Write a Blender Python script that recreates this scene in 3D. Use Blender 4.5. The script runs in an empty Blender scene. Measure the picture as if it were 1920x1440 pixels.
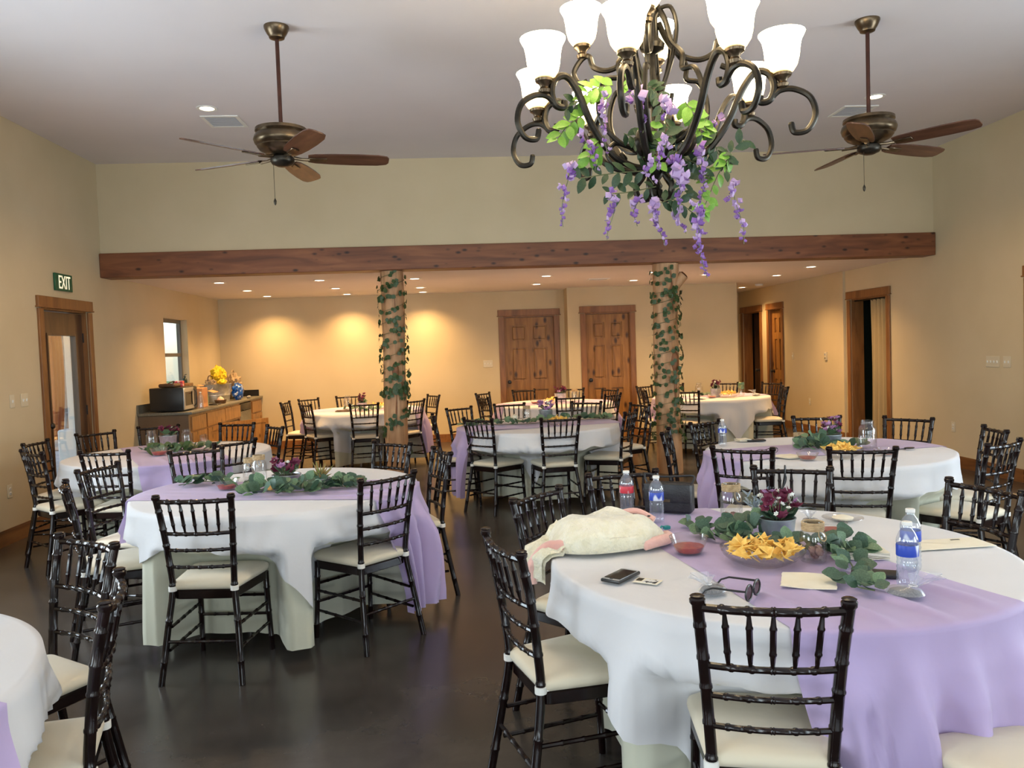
import bpy, bmesh, math, random
from math import sin, cos, pi, radians, sqrt, atan2
from mathutils import Vector, Matrix
random.seed(11)
sc = bpy.context.scene
COL = sc.collection
# ------------------------------------------------------------------ camera
F_PX, PIT, ROL, YAW, EYE = 1490.4, .0444, .0342, .0645, 1.55
fw = Vector((sin(YAW)*cos(PIT), cos(YAW)*cos(PIT), -sin(PIT)))
r0 = Vector((cos(YAW), -sin(YAW), 0)); u0 = r0.cross(fw)
RT = r0*cos(ROL)-u0*sin(ROL); UP = u0*cos(ROL)+r0*sin(ROL)
cd = bpy.data.cameras.new('camera'); cam = bpy.data.objects.new('camera', cd); COL.objects.link(cam)
cd.sensor_width = 36; cd.lens = 36*F_PX/1920; cd.clip_start = .05; cd.clip_end = 300
cam.matrix_world = Matrix(((RT.x, UP.x, -fw.x, 0), (RT.y, UP.y, -fw.y, 0), (RT.z, UP.z, -fw.z, EYE), (0, 0, 0, 1)))
sc.camera = cam
def at(px, py, z=None, X=None, Y=None):
    d = fw+RT*((px-960)/F_PX)-UP*((py-720)/F_PX)
    t = (z-EYE)/d.z if z is not None else (X/d.x if X is not None else Y/d.y)
    return Vector((0, 0, EYE))+d*t
# ------------------------------------------------------------------ world, exposure, daylight
w = bpy.data.worlds.new('sky'); sc.world = w; w.use_nodes = True
wn = w.node_tree.nodes; bg = wn['Background']
sky = wn.new('ShaderNodeTexSky'); sky.sky_type = 'NISHITA'; sky.sun_disc = False; sky.sun_elevation = radians(48); sky.sun_rotation = radians(200)
w.node_tree.links.new(sky.outputs[0], bg.inputs[0]); bg.inputs[1].default_value = .30
sc.view_settings.view_transform = 'Standard'; sc.view_settings.look = 'None'
sc.view_settings.gamma = 1; sc.view_settings.use_curve_mapping = False
sc.view_settings.exposure = 0.42
DAY = (.82, .91, 1.0)
WARM = (1.0, .60, .25)
DAY_W = 170
CAN_W = 122
HALLCAN_W = 130
SHADE_E = 17.0
def area(name, loc, rot, sx, sy, power, col):
    l = bpy.data.lights.new(name, 'AREA'); l.shape = 'RECTANGLE'; l.size = sx; l.size_y = sy; l.energy = power; l.color = col
    o = bpy.data.objects.new(name, l); COL.objects.link(o); o.location = loc; o.rotation_euler = rot; return o
# daylight entering by the windows of the wall behind the camera and the near left wall
NEAR_Y = -4.6
NEAR_WIN = [(-2.9, -1.3), (.1, 1.7), (3.1, 4.7)]
for a, b in NEAR_WIN:
    area('daylight', ((a+b)/2, NEAR_Y-.1, 1.55), (radians(112), 0, 0), 1.5, 2.1, DAY_W*.45, DAY)
LEFT_WIN = [(-1.2, .8), (3.4, 5.4)]
for a, b in LEFT_WIN:
    area('daylight', (-4.1, (a+b)/2, 1.6), (0, radians(-101), 0), 1.8, 1.8, DAY_W*.62, DAY)
RIGHT_WIN = [(-1.2, .8), (2.6, 4.6)]
for a, b in RIGHT_WIN:
    area('daylight', (5.85, (a+b)/2, 1.6), (0, radians(101), 0), 1.8, 1.8, DAY_W*.62, DAY)
# ------------------------------------------------------------------ materials
def nodes(name):
    m = bpy.data.materials.new(name); m.use_nodes = True
    return m, m.node_tree.nodes, m.node_tree.links, m.node_tree.nodes['Principled BSDF']
def mk(name, c1, c2=None, rough=.5, metal=0, scale=8, stretch=(1, 1, 1), bump=0, bscale=None, spec=.5, coat=0, sheen=0, trans=0, emis=None, estr=0, contrast=(.35, .65), detail=4, sss=0, distort=0):
    m, n, l, p = nodes(name)
    p.inputs['Roughness'].default_value = rough; p.inputs['Metallic'].default_value = metal
    p.inputs['Specular IOR Level'].default_value = spec
    p.inputs['Coat Weight'].default_value = coat; p.inputs['Coat Roughness'].default_value = .12
    p.inputs['Sheen Weight'].default_value = sheen; p.inputs['Transmission Weight'].default_value = trans
    p.inputs['Base Color'].default_value = (*c1, 1)
    if c2 or bump:
        tc = n.new('ShaderNodeTexCoord'); mp = n.new('ShaderNodeMapping'); mp.inputs['Scale'].default_value = stretch
        l.new(tc.outputs['Object'], mp.inputs[0])
    if c2:
        nz = n.new('ShaderNodeTexNoise'); nz.inputs['Scale'].default_value = scale; nz.inputs['Detail'].default_value = detail; nz.inputs['Distortion'].default_value = distort
        l.new(mp.outputs[0], nz.inputs['Vector'])
        cr = n.new('ShaderNodeValToRGB'); cr.color_ramp.elements[0].position = contrast[0]; cr.color_ramp.elements[1].position = contrast[1]
        cr.color_ramp.elements[0].color = (*c1, 1); cr.color_ramp.elements[1].color = (*c2, 1)
        l.new(nz.outputs[0], cr.inputs[0]); l.new(cr.outputs[0], p.inputs['Base Color'])
    if bump:
        nb = n.new('ShaderNodeTexNoise'); nb.inputs['Scale'].default_value = bscale or scale*3; nb.inputs['Detail'].default_value = 4
        l.new(mp.outputs[0], nb.inputs['Vector'])
        bp = n.new('ShaderNodeBump'); bp.inputs['Strength'].default_value = bump; bp.inputs['Distance'].default_value = .01
        l.new(nb.outputs[0], bp.inputs['Height']); l.new(bp.outputs[0], p.inputs['Normal'])
    if emis:
        p.inputs['Emission Color'].default_value = (*emis, 1); p.inputs['Emission Strength'].default_value = estr
    return m
def wood(name, c1, c2, c3, axis='z', scale=1., rough=.4, knots=0, coat=.2):
    m, n, l, p = nodes(name)
    tc = n.new('ShaderNodeTexCoord'); mp = n.new('ShaderNodeMapping')
    st = {'x': (.12, 1, 1), 'y': (1, .12, 1), 'z': (1, 1, .12)}[axis]
    mp.inputs['Scale'].default_value = [s*scale for s in st]; l.new(tc.outputs['Object'], mp.inputs[0])
    nz = n.new('ShaderNodeTexNoise'); nz.inputs['Scale'].default_value = 14; nz.inputs['Detail'].default_value = 6; nz.inputs['Distortion'].default_value = .8
    l.new(mp.outputs[0], nz.inputs['Vector'])
    cr = n.new('ShaderNodeValToRGB'); e = cr.color_ramp.elements
    e[0].position = .30; e[0].color = (*c1, 1); e[1].position = .72; e[1].color = (*c3, 1)
    k = e.new(.5); k.color = (*c2, 1)
    l.new(nz.outputs[0], cr.inputs[0]); out = cr.outputs[0]
    if knots:
        vo = n.new('ShaderNodeTexVoronoi'); mp2 = n.new('ShaderNodeMapping'); mp2.inputs['Scale'].default_value = [s*knots for s in {'x': (.5, 1, 1), 'y': (1, .5, 1), 'z': (1, 1, .5)}[axis]]
        l.new(tc.outputs['Object'], mp2.inputs[0]); l.new(mp2.outputs[0], vo.inputs['Vector'])
        c2r = n.new('ShaderNodeValToRGB'); c2r.color_ramp.elements[0].position = .09; c2r.color_ramp.elements[1].position = .24
        c2r.color_ramp.elements[0].color = (.16, .12, .1, 1); c2r.color_ramp.elements[1].color = (1, 1, 1, 1)
        l.new(vo.outputs['Distance'], c2r.inputs[0])
        mx = n.new('ShaderNodeMix'); mx.data_type = 'RGBA'; mx.blend_type = 'MULTIPLY'; mx.inputs[0].default_value = 1
        l.new(out, mx.inputs[6]); l.new(c2r.outputs[0], mx.inputs[7]); out = mx.outputs[2]
    l.new(out, p.inputs['Base Color']); p.inputs['Roughness'].default_value = rough; p.inputs['Coat Weight'].default_value = coat; p.inputs['Coat Roughness'].default_value = .2
    bp = n.new('ShaderNodeBump'); bp.inputs['Strength'].default_value = .15; bp.inputs['Distance'].default_value = .005
    l.new(nz.outputs[0], bp.inputs['Height']); l.new(bp.outputs[0], p.inputs['Normal'])
    return m
def thin(name, tint=(.95, .97, .97), refl=.10, rough=.02, body=0, bodycol=(.8, .85, .9)):
    m = bpy.data.materials.new(name); m.use_nodes = True; n = m.node_tree.nodes; l = m.node_tree.links
    n.clear(); out = n.new('ShaderNodeOutputMaterial')
    tr = n.new('ShaderNodeBsdfTransparent'); tr.inputs[0].default_value = (*tint, 1)
    gl = n.new('ShaderNodeBsdfGlossy'); gl.inputs['Roughness'].default_value = rough
    lw = n.new('ShaderNodeLayerWeight'); lw.inputs['Blend'].default_value = .25
    mth = n.new('ShaderNodeMath'); mth.operation = 'MULTIPLY_ADD'; mth.inputs[1].default_value = .38; mth.inputs[2].default_value = refl; mth.use_clamp = True
    l.new(lw.outputs['Facing'], mth.inputs[0])
    mx = n.new('ShaderNodeMixShader'); l.new(mth.outputs[0], mx.inputs[0]); l.new(tr.outputs[0], mx.inputs[1]); l.new(gl.outputs[0], mx.inputs[2])
    last = mx
    if body:
        df = n.new('ShaderNodeBsdfDiffuse'); df.inputs[0].default_value = (*bodycol, 1)
        m2 = n.new('ShaderNodeMixShader'); m2.inputs[0].default_value = body; l.new(mx.outputs[0], m2.inputs[1]); l.new(df.outputs[0], m2.inputs[2]); last = m2
    l.new(last.outputs[0], out.inputs[0]); return m
def cloth_mat(name, c, c2, transl=.15, rough=.85, scale=3):
    m, n, l, p = nodes(name)
    tc = n.new('ShaderNodeTexCoord'); nz = n.new('ShaderNodeTexNoise'); nz.inputs['Scale'].default_value = scale; nz.inputs['Detail'].default_value = 3
    l.new(tc.outputs['Object'], nz.inputs['Vector'])
    cr = n.new('ShaderNodeValToRGB'); cr.color_ramp.elements[0].color = (*c, 1); cr.color_ramp.elements[1].color = (*c2, 1)
    l.new(nz.outputs[0], cr.inputs[0]); l.new(cr.outputs[0], p.inputs['Base Color'])
    p.inputs['Roughness'].default_value = rough; p.inputs['Sheen Weight'].default_value = .25; p.inputs['Specular IOR Level'].default_value = .25
    nb = n.new('ShaderNodeTexNoise'); nb.inputs['Scale'].default_value = 9; nb.inputs['Detail'].default_value = 3; l.new(tc.outputs['Object'], nb.inputs['Vector'])
    bp = n.new('ShaderNodeBump'); bp.inputs['Strength'].default_value = .18; bp.inputs['Distance'].default_value = .02
    l.new(nb.outputs[0], bp.inputs['Height']); l.new(bp.outputs[0], p.inputs['Normal'])
    tl = n.new('ShaderNodeBsdfTranslucent'); l.new(cr.outputs[0], tl.inputs[0])
    mx = n.new('ShaderNodeMixShader'); mx.inputs[0].default_value = transl
    l.new(p.outputs[0], mx.inputs[1]); l.new(tl.outputs[0], mx.inputs[2]); l.new(mx.outputs[0], n['Material Output'].inputs[0])
    return m
M = {}
M['wall'] = mk('cream_wall_paint', (.57, .48, .315), (.61, .515, .345), rough=.75, scale=1.5, bump=.05, bscale=90, spec=.3)
M['ceil'] = mk('ceiling_paint', (.73, .69, .70), (.76, .72, .73), rough=.85, scale=1.2, bump=.06, bscale=60, spec=.2)
M['casing'] = wood('stained_pine_casing', (.15, .058, .016), (.225, .095, .028), (.29, .125, .036), 'z', 1, .45, coat=.05)
M['doorwood'] = wood('stained_pine_door', (.16, .068, .014), (.27, .122, .027), (.37, .178, .045), 'z', 1, .5, knots=1.3, coat=.03)
M['doordark'] = wood('walnut_door', (.055, .026, .012), (.085, .04, .018), (.12, .06, .028), 'z', 1, .4)
M['base'] = wood('stained_baseboard', (.13, .048, .012), (.20, .08, .022), (.26, .115, .035), 'y', 1, .4)
M['beam'] = wood('knotty_beam', (.11, .034, .013), (.19, .064, .024), (.27, .105, .040), 'x', .8, .5, knots=2.3, coat=.05)
M['log'] = wood('peeled_log', (.36, .19, .09), (.50, .29, .15), (.62, .39, .22), 'z', 1, .6, coat=0)
M['logdark'] = mk('log_knot', (.16, .06, .025), (.28, .12, .05), rough=.6, scale=14)
M['cabwood'] = wood('honey_cabinet', (.21, .095, .028), (.33, .16, .05), (.43, .23, .08), 'z', 1, .35, knots=2)
M['cabside'] = mk('cabinet_end_panel', (.12, .075, .045), (.15, .095, .055), rough=.5, scale=6, stretch=(1, 1, .1))
M['counter'] = mk('counter_laminate', (.13, .125, .10), (.20, .19, .155), rough=.35, scale=60)
M['chair'] = mk('mahogany_lacquer', (.005, .002, .0018), (.010, .0035, .003), rough=.22, scale=20, coat=.1, spec=.4)
M['cushion'] = cloth_mat('ivory_cushion', (.70, .62, .46), (.75, .67, .52), .02)
M['strap'] = mk('white_strap', (.80, .78, .72), rough=.8)
M['ivory'] = cloth_mat('ivory_cloth', (.62, .615, .48), (.67, .665, .53), .10)
M['white'] = cloth_mat('white_overlay', (.71, .70, .71), (.76, .75, .76), .10)
M['lav'] = cloth_mat('lavender_runner', (.52, .41, .66), (.58, .46, .71), .18, rough=.6)
M['steel'] = mk('brushed_steel', (.55, .55, .56), (.65, .65, .66), rough=.35, metal=1, scale=20, stretch=(1, 1, 8))
M['galv'] = mk('galvanized_tin', (.42, .44, .46), (.62, .64, .66), rough=.42, metal=.85, scale=22)
M['galvteal'] = mk('aged_tin', (.30, .36, .38), (.46, .53, .55), rough=.45, metal=.7, scale=18)
M['bronze'] = mk('aged_bronze', (.021, .019, .016), (.055, .047, .036), rough=.36, metal=.85, scale=14)
M['bronzehi'] = mk('rubbed_bronze', (.09, .065, .04), (.20, .145, .09), rough=.32, metal=.9, scale=10)
M['blade'] = wood('fan_blade_walnut', (.05, .018, .010), (.085, .032, .018), (.13, .055, .03), 'x', 1.4, .4)
M['rod'] = mk('brown_rod', (.06, .022, .014), (.085, .03, .02), rough=.4, metal=.5, scale=10)
M['glass'] = thin('clear_glass', (.98, .985, .985), .045)
M['pane'] = thin('window_pane', (.94, .97, .97), .04)
M['bottle'] = thin('clear_plastic', (.93, .96, 1.0), .12, .05, .07, (.75, .83, .95))
M['tulle'] = thin('sheer_tulle', (.95, .96, .98), .06, .3, .14, (.85, .87, .92))
M['seeds'] = mk('grey_seeds', (.05, .045, .04), (.18, .16, .14), rough=.7, scale=160)
M['petal'] = mk('dried_petal', (.20, .09, .09), (.36, .22, .18), rough=.8, scale=40)
M['plastic'] = mk('white_plastic', (.80, .79, .74), rough=.4)
M['ivoryplastic'] = mk('ivory_plastic', (.62, .56, .42), rough=.4)
M['black'] = mk('black_plastic', (.012, .012, .013), rough=.35)
M['leather'] = mk('black_leather', (.012, .012, .014), (.022, .022, .025), rough=.42, scale=30, bump=.2, bscale=120)
M['bluelabel'] = mk('blue_label', (.02, .06, .42), (.70, .74, .85), rough=.4, scale=22, stretch=(1, 1, .35), contrast=(.52, .56), detail=1)
M['redlabel'] = mk('red_label', (.62, .04, .06), (.78, .55, .55), rough=.4, scale=24, contrast=(.55, .6), detail=1)
M['twine'] = mk('jute_twine', (.36, .25, .13), (.52, .38, .22), rough=.9, scale=60, bump=.4, bscale=120)
M['salsa'] = mk('red_salsa', (.30, .030, .010), (.45, .065, .020), rough=.3, scale=50, bump=.3, bscale=70)
M['chip'] = mk('tortilla_chip', (.80, .46, .08), (.95, .66, .18), rough=.65, scale=30, bump=.3, bscale=60)
M['euc'] = mk('eucalyptus_green', (.030, .072, .042), (.062, .125, .075), rough=.5, scale=12)
M['eucl'] = mk('light_eucalyptus', (.09, .17, .09), (.16, .26, .14), rough=.5, scale=12)
M['ivy'] = mk('ivy_green', (.018, .048, .012), (.05, .10, .032), rough=.45, scale=14)
M['stem'] = mk('green_stem', (.10, .13, .05), (.16, .17, .08), rough=.6, scale=20)
M['dkleaf'] = mk('dark_wisteria_leaf', (.015, .04, .016), (.035, .085, .03), rough=.45, scale=20)
M['lime'] = mk('lamplit_wisteria_leaf', (.13, .31, .03), (.22, .44, .06), rough=.45, scale=20)  # lamp glow on the leaves put into a lighter green
M['wist'] = mk('wisteria_violet', (.20, .085, .35), (.34, .18, .50), rough=.6, scale=25)
M['wistl'] = mk('wisteria_lilac', (.42, .27, .53), (.57, .43, .66), rough=.6, scale=25)
M['burg'] = mk('burgundy_petal', (.10, .008, .03), (.19, .02, .06), rough=.6, scale=30)
M['whitefl'] = mk('white_floret', (.75, .76, .70), rough=.6)
M['pinkfl'] = mk('mauve_petal', (.36, .16, .34), (.48, .26, .46), rough=.6, scale=30)
M['orangefl'] = mk('orange_petal', (.75, .33, .06), (.85, .5, .15), rough=.6, scale=30)
M['succ'] = mk('succulent_leaf', (.16, .24, .06), (.34, .16, .06), rough=.5, scale=14)
M['sage'] = mk('sage_sprig', (.20, .26, .27), (.30, .34, .40), rough=.7, scale=20)
M['soil'] = mk('soil', (.03, .02, .015), (.06, .045, .03), rough=.95, scale=40)
M['fleece'] = mk('cream_fleece', (.76, .70, .50), (.84, .79, .62), rough=.95, scale=26, bump=1.0, bscale=75, sheen=.6)
M['pink'] = mk('pink_lining', (.75, .40, .34), (.82, .50, .43), rough=.9, scale=12, bump=.4, bscale=60, sheen=.4)
M['paper'] = mk('cream_paper', (.80, .74, .58), (.85, .80, .66), rough=.85, scale=10)
M['card'] = mk('printed_card', (.75, .74, .72), (.02, .02, .02), rough=.6, scale=45, contrast=(.56, .6), detail=1)
M['screen'] = mk('phone_screen', (.006, .006, .008), rough=.08)
M['silver'] = mk('silver_case', (.55, .56, .58), rough=.3, metal=.8)
M['lens'] = mk('smoked_lens', (.05, .025, .025), rough=.08)
M['box'] = mk('cardboard', (.52, .24, .10), (.60, .30, .14), rough=.85, scale=6)
M['boxdark'] = mk('printed_carton', (.10, .07, .03), (.32, .17, .07), rough=.7, scale=16)
M['bag'] = mk('paper_bag', (.28, .20, .12), (.42, .32, .20), rough=.85, scale=14, bump=.5, bscale=18)
M['bluebag'] = mk('blue_packet', (.01, .10, .45), (.55, .62, .75), rough=.35, scale=16, contrast=(.55, .6))
M['yellow'] = mk('yellow_tissue', (.72, .46, .005), (.85, .62, .02), rough=.7, scale=9, bump=.7, bscale=22)
M['darkgreen'] = mk('dark_green_bottle', (.02, .04, .03), rough=.2)
M['candle'] = mk('pink_candle', (.75, .48, .36), rough=.5)
M['teal'] = mk('teal_plastic', (.03, .30, .30), rough=.4)
M['exitgreen'] = mk('exit_sign_green', (.008, .10, .045), rough=.35)
M['exitglow'] = mk('exit_letters', (.85, .80, .60), rough=.5, emis=(1, .9, .62), estr=.55)
M['vent'] = mk('vent_metal', (.50, .51, .54), rough=.5)
M['ventdk'] = mk('vent_dark_grey', (.36, .37, .40), rough=.6)  # darker grey for vent grilles and the thermostat display
M['curtain'] = cloth_mat('beige_curtain', (.40, .30, .15), (.46, .35, .19), .1)
M['drape'] = cloth_mat('rust_porch_drape', (.62, .20, .09), (.72, .27, .13), .2)
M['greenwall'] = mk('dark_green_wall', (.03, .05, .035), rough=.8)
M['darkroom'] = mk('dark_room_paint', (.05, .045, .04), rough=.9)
M['whitepaint'] = mk('white_porch_paint', (.80, .78, .74), rough=.6)
M['alu'] = mk('grey_window_frame', (.16, .155, .15), rough=.45, metal=.3)
M['patio'] = mk('patio_concrete', (.52, .48, .42), (.62, .58, .52), rough=.85, scale=3)
M['stone'] = mk('porch_stone', (.34, .28, .24), (.52, .46, .40), rough=.9, scale=7, bump=.6, bscale=14)
M['hedge'] = mk('garden_green', (.10, .24, .05), (.22, .42, .10), rough=.8, scale=6, bump=.8, bscale=12)
M['grass'] = mk('lawn', (.16, .33, .07), (.26, .45, .12), rough=.9, scale=5)
def lamp_mat(name, col, s):
    m = bpy.data.materials.new(name); m.use_nodes = True; n = m.node_tree.nodes
    n.clear(); e = n.new('ShaderNodeEmission'); e.inputs[0].default_value = (*col, 1); e.inputs[1].default_value = s
    o = n.new('ShaderNodeOutputMaterial'); m.node_tree.links.new(e.outputs[0], o.inputs[0]); return m
M['canlamp'] = lamp_mat('recessed_lamp', (1, .84, .62), 9)
def shade_mat():
    m, n, l, p = nodes('frosted_glass_shade')
    tc = n.new('ShaderNodeTexCoord'); sp = n.new('ShaderNodeSeparateXYZ'); l.new(tc.outputs['Object'], sp.inputs[0])
    mr = n.new('ShaderNodeMapRange'); mr.inputs[1].default_value = .0; mr.inputs[2].default_value = .10; l.new(sp.outputs['Z'], mr.inputs[0])
    cr = n.new('ShaderNodeValToRGB'); cr.color_ramp.elements[0].color = (1, .58, .14, 1); cr.color_ramp.elements[1].color = (1, .83, .54, 1)
    l.new(mr.outputs[0], cr.inputs[0]); l.new(cr.outputs[0], p.inputs['Emission Color'])
    p.inputs['Base Color'].default_value = (.9, .85, .7, 1)
    m2 = n.new('ShaderNodeMath'); m2.operation = 'MULTIPLY_ADD'; m2.inputs[1].default_value = SHADE_E*.85; m2.inputs[2].default_value = SHADE_E*.15
    l.new(mr.outputs[0], m2.inputs[0]); l.new(m2.outputs[0], p.inputs['Emission Strength'])
    return m
M['shade'] = shade_mat()
def floor_mat():
    m, n, l, p = nodes('polished_dark_concrete')
    tc = n.new('ShaderNodeTexCoord')
    a = n.new('ShaderNodeTexNoise'); a.inputs['Scale'].default_value = 1.3; a.inputs['Detail'].default_value = 8; a.inputs['Roughness'].default_value = .65; l.new(tc.outputs['Object'], a.inputs['Vector'])
    cr = n.new('ShaderNodeValToRGB'); e = cr.color_ramp.elements; e[0].position = .3; e[0].color = (.030, .025, .022, 1); e[1].position = .75; e[1].color = (.080, .068, .058, 1)
    l.new(a.outputs[0], cr.inputs[0])
    v = n.new('ShaderNodeTexVoronoi'); v.inputs['Scale'].default_value = 34; l.new(tc.outputs['Object'], v.inputs['Vector'])
    vr = n.new('ShaderNodeValToRGB'); ve = vr.color_ramp.elements; ve[0].position = .03; ve[0].color = (1, 1, 1, 1); ve[1].position = .09; ve[1].color = (0, 0, 0, 1); l.new(v.outputs['Distance'], vr.inputs[0])
    b = n.new('ShaderNodeTexNoise'); b.inputs['Scale'].default_value = 9; l.new(tc.outputs['Object'], b.inputs['Vector'])
    br = n.new('ShaderNodeValToRGB'); br.color_ramp.elements[0].position = .52; br.color_ramp.elements[1].position = .68; l.new(b.outputs[0], br.inputs[0])
    mm = n.new('ShaderNodeMath'); mm.operation = 'MULTIPLY'; l.new(vr.outputs[0], mm.inputs[0]); l.new(br.outputs[0], mm.inputs[1])
    mx = n.new('ShaderNodeMix'); mx.data_type = 'RGBA'; l.new(mm.outputs[0], mx.inputs[0]); l.new(cr.outputs[0], mx.inputs[6]); mx.inputs[7].default_value = (.16, .12, .10, 1)
    l.new(mx.outputs[2], p.inputs['Base Color'])
    rr = n.new('ShaderNodeMapRange'); rr.inputs[3].default_value = .15; rr.inputs[4].default_value = .30; l.new(a.outputs[0], rr.inputs[0]); l.new(rr.outputs[0], p.inputs['Roughness'])
    bp = n.new('ShaderNodeBump'); bp.inputs['Strength'].default_value = .04; bp.inputs['Distance'].default_value = .01; l.new(b.outputs[0], bp.inputs['Height']); l.new(bp.outputs[0], p.inputs['Normal'])
    return m
M['floor'] = floor_mat()
# ------------------------------------------------------------------ mesh helpers
class MB:
    def __init__(s): s.v = []; s.f = []
    def add(s, vs, fs, T=None):
        o = len(s.v)
        s.v += [tuple(T @ Vector(v)) if T else tuple(v) for v in vs]
        s.f += [tuple(o+i for i in f) for f in fs]; return s
    def box(s, c, d, T=None):
        x, y, z = c; a, b, h = d[0]/2, d[1]/2, d[2]/2
        vs = [(x+i*a, y+j*b, z+k*h) for k in (-1, 1) for j in (-1, 1) for i in (-1, 1)]
        return s.add(vs, [(0, 2, 3, 1), (4, 5, 7, 6), (0, 1, 5, 4), (2, 6, 7, 3), (0, 4, 6, 2), (1, 3, 7, 5)], T)
    def span(s, x0, x1, y0, y1, z0, z1, T=None):
        return s.box(((x0+x1)/2, (y0+y1)/2, (z0+z1)/2), (abs(x1-x0), abs(y1-y0), abs(z1-z0)), T)
    def rbox(s, c, d, r=.01, seg=2, T=None):
        bm = bmesh.new(); bmesh.ops.create_cube(bm, size=1)
        bmesh.ops.scale(bm, vec=Vector(d), verts=bm.verts); bmesh.ops.translate(bm, vec=Vector(c), verts=bm.verts)
        bmesh.ops.bevel(bm, geom=bm.edges[:], offset=r, segments=seg, profile=.5, affect='EDGES')
        bm.verts.index_update(); s.add([v.co[:] for v in bm.verts], [[v.index for v in f.verts] for f in bm.faces], T); bm.free(); return s
    def tube(s, path, r, seg=8, closed=False, caps=True, T=None):
        P = [Vector(p) for p in path]; n = len(P); R = r if isinstance(r, (list, tuple)) else [r]*n
        o = len(s.v); prev = None; vs = []
        for i in range(n):
            if closed: t = P[(i+1) % n]-P[i-1]
            else: t = P[min(i+1, n-1)]-P[max(i-1, 0)]
            t = t.normalized() if t.length > 1e-9 else Vector((0, 0, 1))
            if prev is None:
                a = Vector((0, 0, 1)) if abs(t.z) < .9 else Vector((1, 0, 0)); nx = t.cross(a).normalized()
            else:
                nx = (prev-t*prev.dot(t)); nx = nx.normalized() if nx.length > 1e-6 else t.orthogonal().normalized()
            prev = nx; b = t.cross(nx)
            for k in range(seg):
                an = 2*pi*k/seg; q = P[i]+(nx*cos(an)+b*sin(an))*R[i]; vs.append(tuple(T @ q) if T else tuple(q))
        s.v += vs
        m = n if closed else n-1
        for i in range(m):
            j = (i+1) % n
            for k in range(seg):
                k2 = (k+1) % seg
                s.f.append((o+i*seg+k, o+i*seg+k2, o+j*seg+k2, o+j*seg+k))
        if caps and not closed:
            s.f.append(tuple(o+k for k in reversed(range(seg)))); s.f.append(tuple(o+(n-1)*seg+k for k in range(seg)))
        return s
    def lathe(s, prof, seg=16, T=None, cap=True):
        o = len(s.v); n = len(prof)
        for r, z in prof:
            for k in range(seg):
                q = Vector((r*cos(2*pi*k/seg), r*sin(2*pi*k/seg), z)); s.v.append(tuple(T @ q) if T else tuple(q))
        for i in range(n-1):
            for k in range(seg):
                k2 = (k+1) % seg; s.f.append((o+i*seg+k, o+i*seg+k2, o+(i+1)*seg+k2, o+(i+1)*seg+k))
        if cap:
            if prof[0][0] > 1e-5: s.f.append(tuple(o+k for k in reversed(range(seg))))
            if prof[-1][0] > 1e-5: s.f.append(tuple(o+(n-1)*seg+k for k in range(seg)))
        return s
    def grid(s, fn, nu, nv, wrapu=False):
        o = len(s.v)
        for j in range(nv):
            for i in range(nu): s.v.append(tuple(fn(i, j)))
        for j in range(nv-1):
            for i in range(nu if wrapu else nu-1):
                i2 = (i+1) % nu; s.f.append((o+j*nu+i, o+j*nu+i2, o+(j+1)*nu+i2, o+(j+1)*nu+i))
        return s
    def mesh(s, name, m, smooth=True, ang=42, fix=True):
        me = bpy.data.meshes.new(name); me.from_pydata(s.v, [], s.f)
        if fix:
            bm = bmesh.new(); bm.from_mesh(me); bmesh.ops.recalc_face_normals(bm, faces=bm.faces[:]); bm.to_mesh(me); bm.free()
        me.materials.append(M[m] if isinstance(m, str) else m)
        if smooth:
            me.polygons.foreach_set('use_smooth', [True]*len(me.polygons)); me.set_sharp_from_angle(angle=radians(ang))
        me.update(); return me
    def build(s, name, m, parent=None, loc=None, rot=None, **k):
        return obj(name, s.mesh(name, m, **k), parent, loc, rot)
def obj(name, me, parent=None, loc=None, rot=None):
    o = bpy.data.objects.new(name, me); COL.objects.link(o)
    if parent: o.parent = parent
    if loc is not None: o.location = loc
    if rot is not None: o.rotation_euler = rot
    return o
def tag(o, label, cat, group=None, kind=None):
    o['label'] = label; o['category'] = cat
    if group: o['group'] = group
    if kind: o['kind'] = kind
    return o
def thing(name, label, cat, loc=(0, 0, 0), rz=0, group=None):
    o = bpy.data.objects.new(name, None); o.empty_display_size = .05; COL.objects.link(o); o.location = loc; o.rotation_euler = (0, 0, rz)
    return tag(o, label, cat, group)
def struct(o): o['kind'] = 'structure'; return o
def sroot(name, loc=(0, 0, 0), rz=0):
    o = bpy.data.objects.new(name, None); o.empty_display_size = .05; COL.objects.link(o); o.location = loc; o.rotation_euler = (0, 0, rz); return struct(o)
def kids(root): return [c for c in ALLKIDS.get(root.name, [])]
def dup(root, loc, rz, label, group=None, cache={}):
    if root.name not in cache:
        cache[root.name] = [(c, [g for g in bpy.data.objects if g.parent == c]) for c in bpy.data.objects if c.parent == root]
    r = root.copy(); COL.objects.link(r); r.location = loc; r.rotation_euler = (0, 0, rz); r['label'] = label
    if group: r['group'] = group
    elif 'group' in r: del r['group']
    for c, gs in cache[root.name]:
        k = c.copy(); COL.objects.link(k); k.parent = r
        for g in gs:
            q = g.copy(); COL.objects.link(q); q.parent = k
    return r
def Tr(x=0, y=0, z=0, rx=0, ry=0, rz=0):
    return Matrix.Translation((x, y, z)) @ Matrix.Rotation(rz, 4, 'Z') @ Matrix.Rotation(ry, 4, 'Y') @ Matrix.Rotation(rx, 4, 'X')
def spline(pts, n=6):
    P = [Vector(p) for p in pts]; out = []
    for i in range(len(P)-1):
        a = P[max(i-1, 0)]; b = P[i]; c = P[i+1]; d = P[min(i+2, len(P)-1)]
        for k in range(n):
            t = k/n
            out.append(.5*((2*b)+(c-a)*t+(2*a-5*b+4*c-d)*t*t+(3*b-a-3*c+d)*t**3))
    out.append(P[-1]); return out
def sstep(a, b, x):
    t = max(0, min(1, (x-a)/(b-a))); return t*t*(3-2*t)
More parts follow.
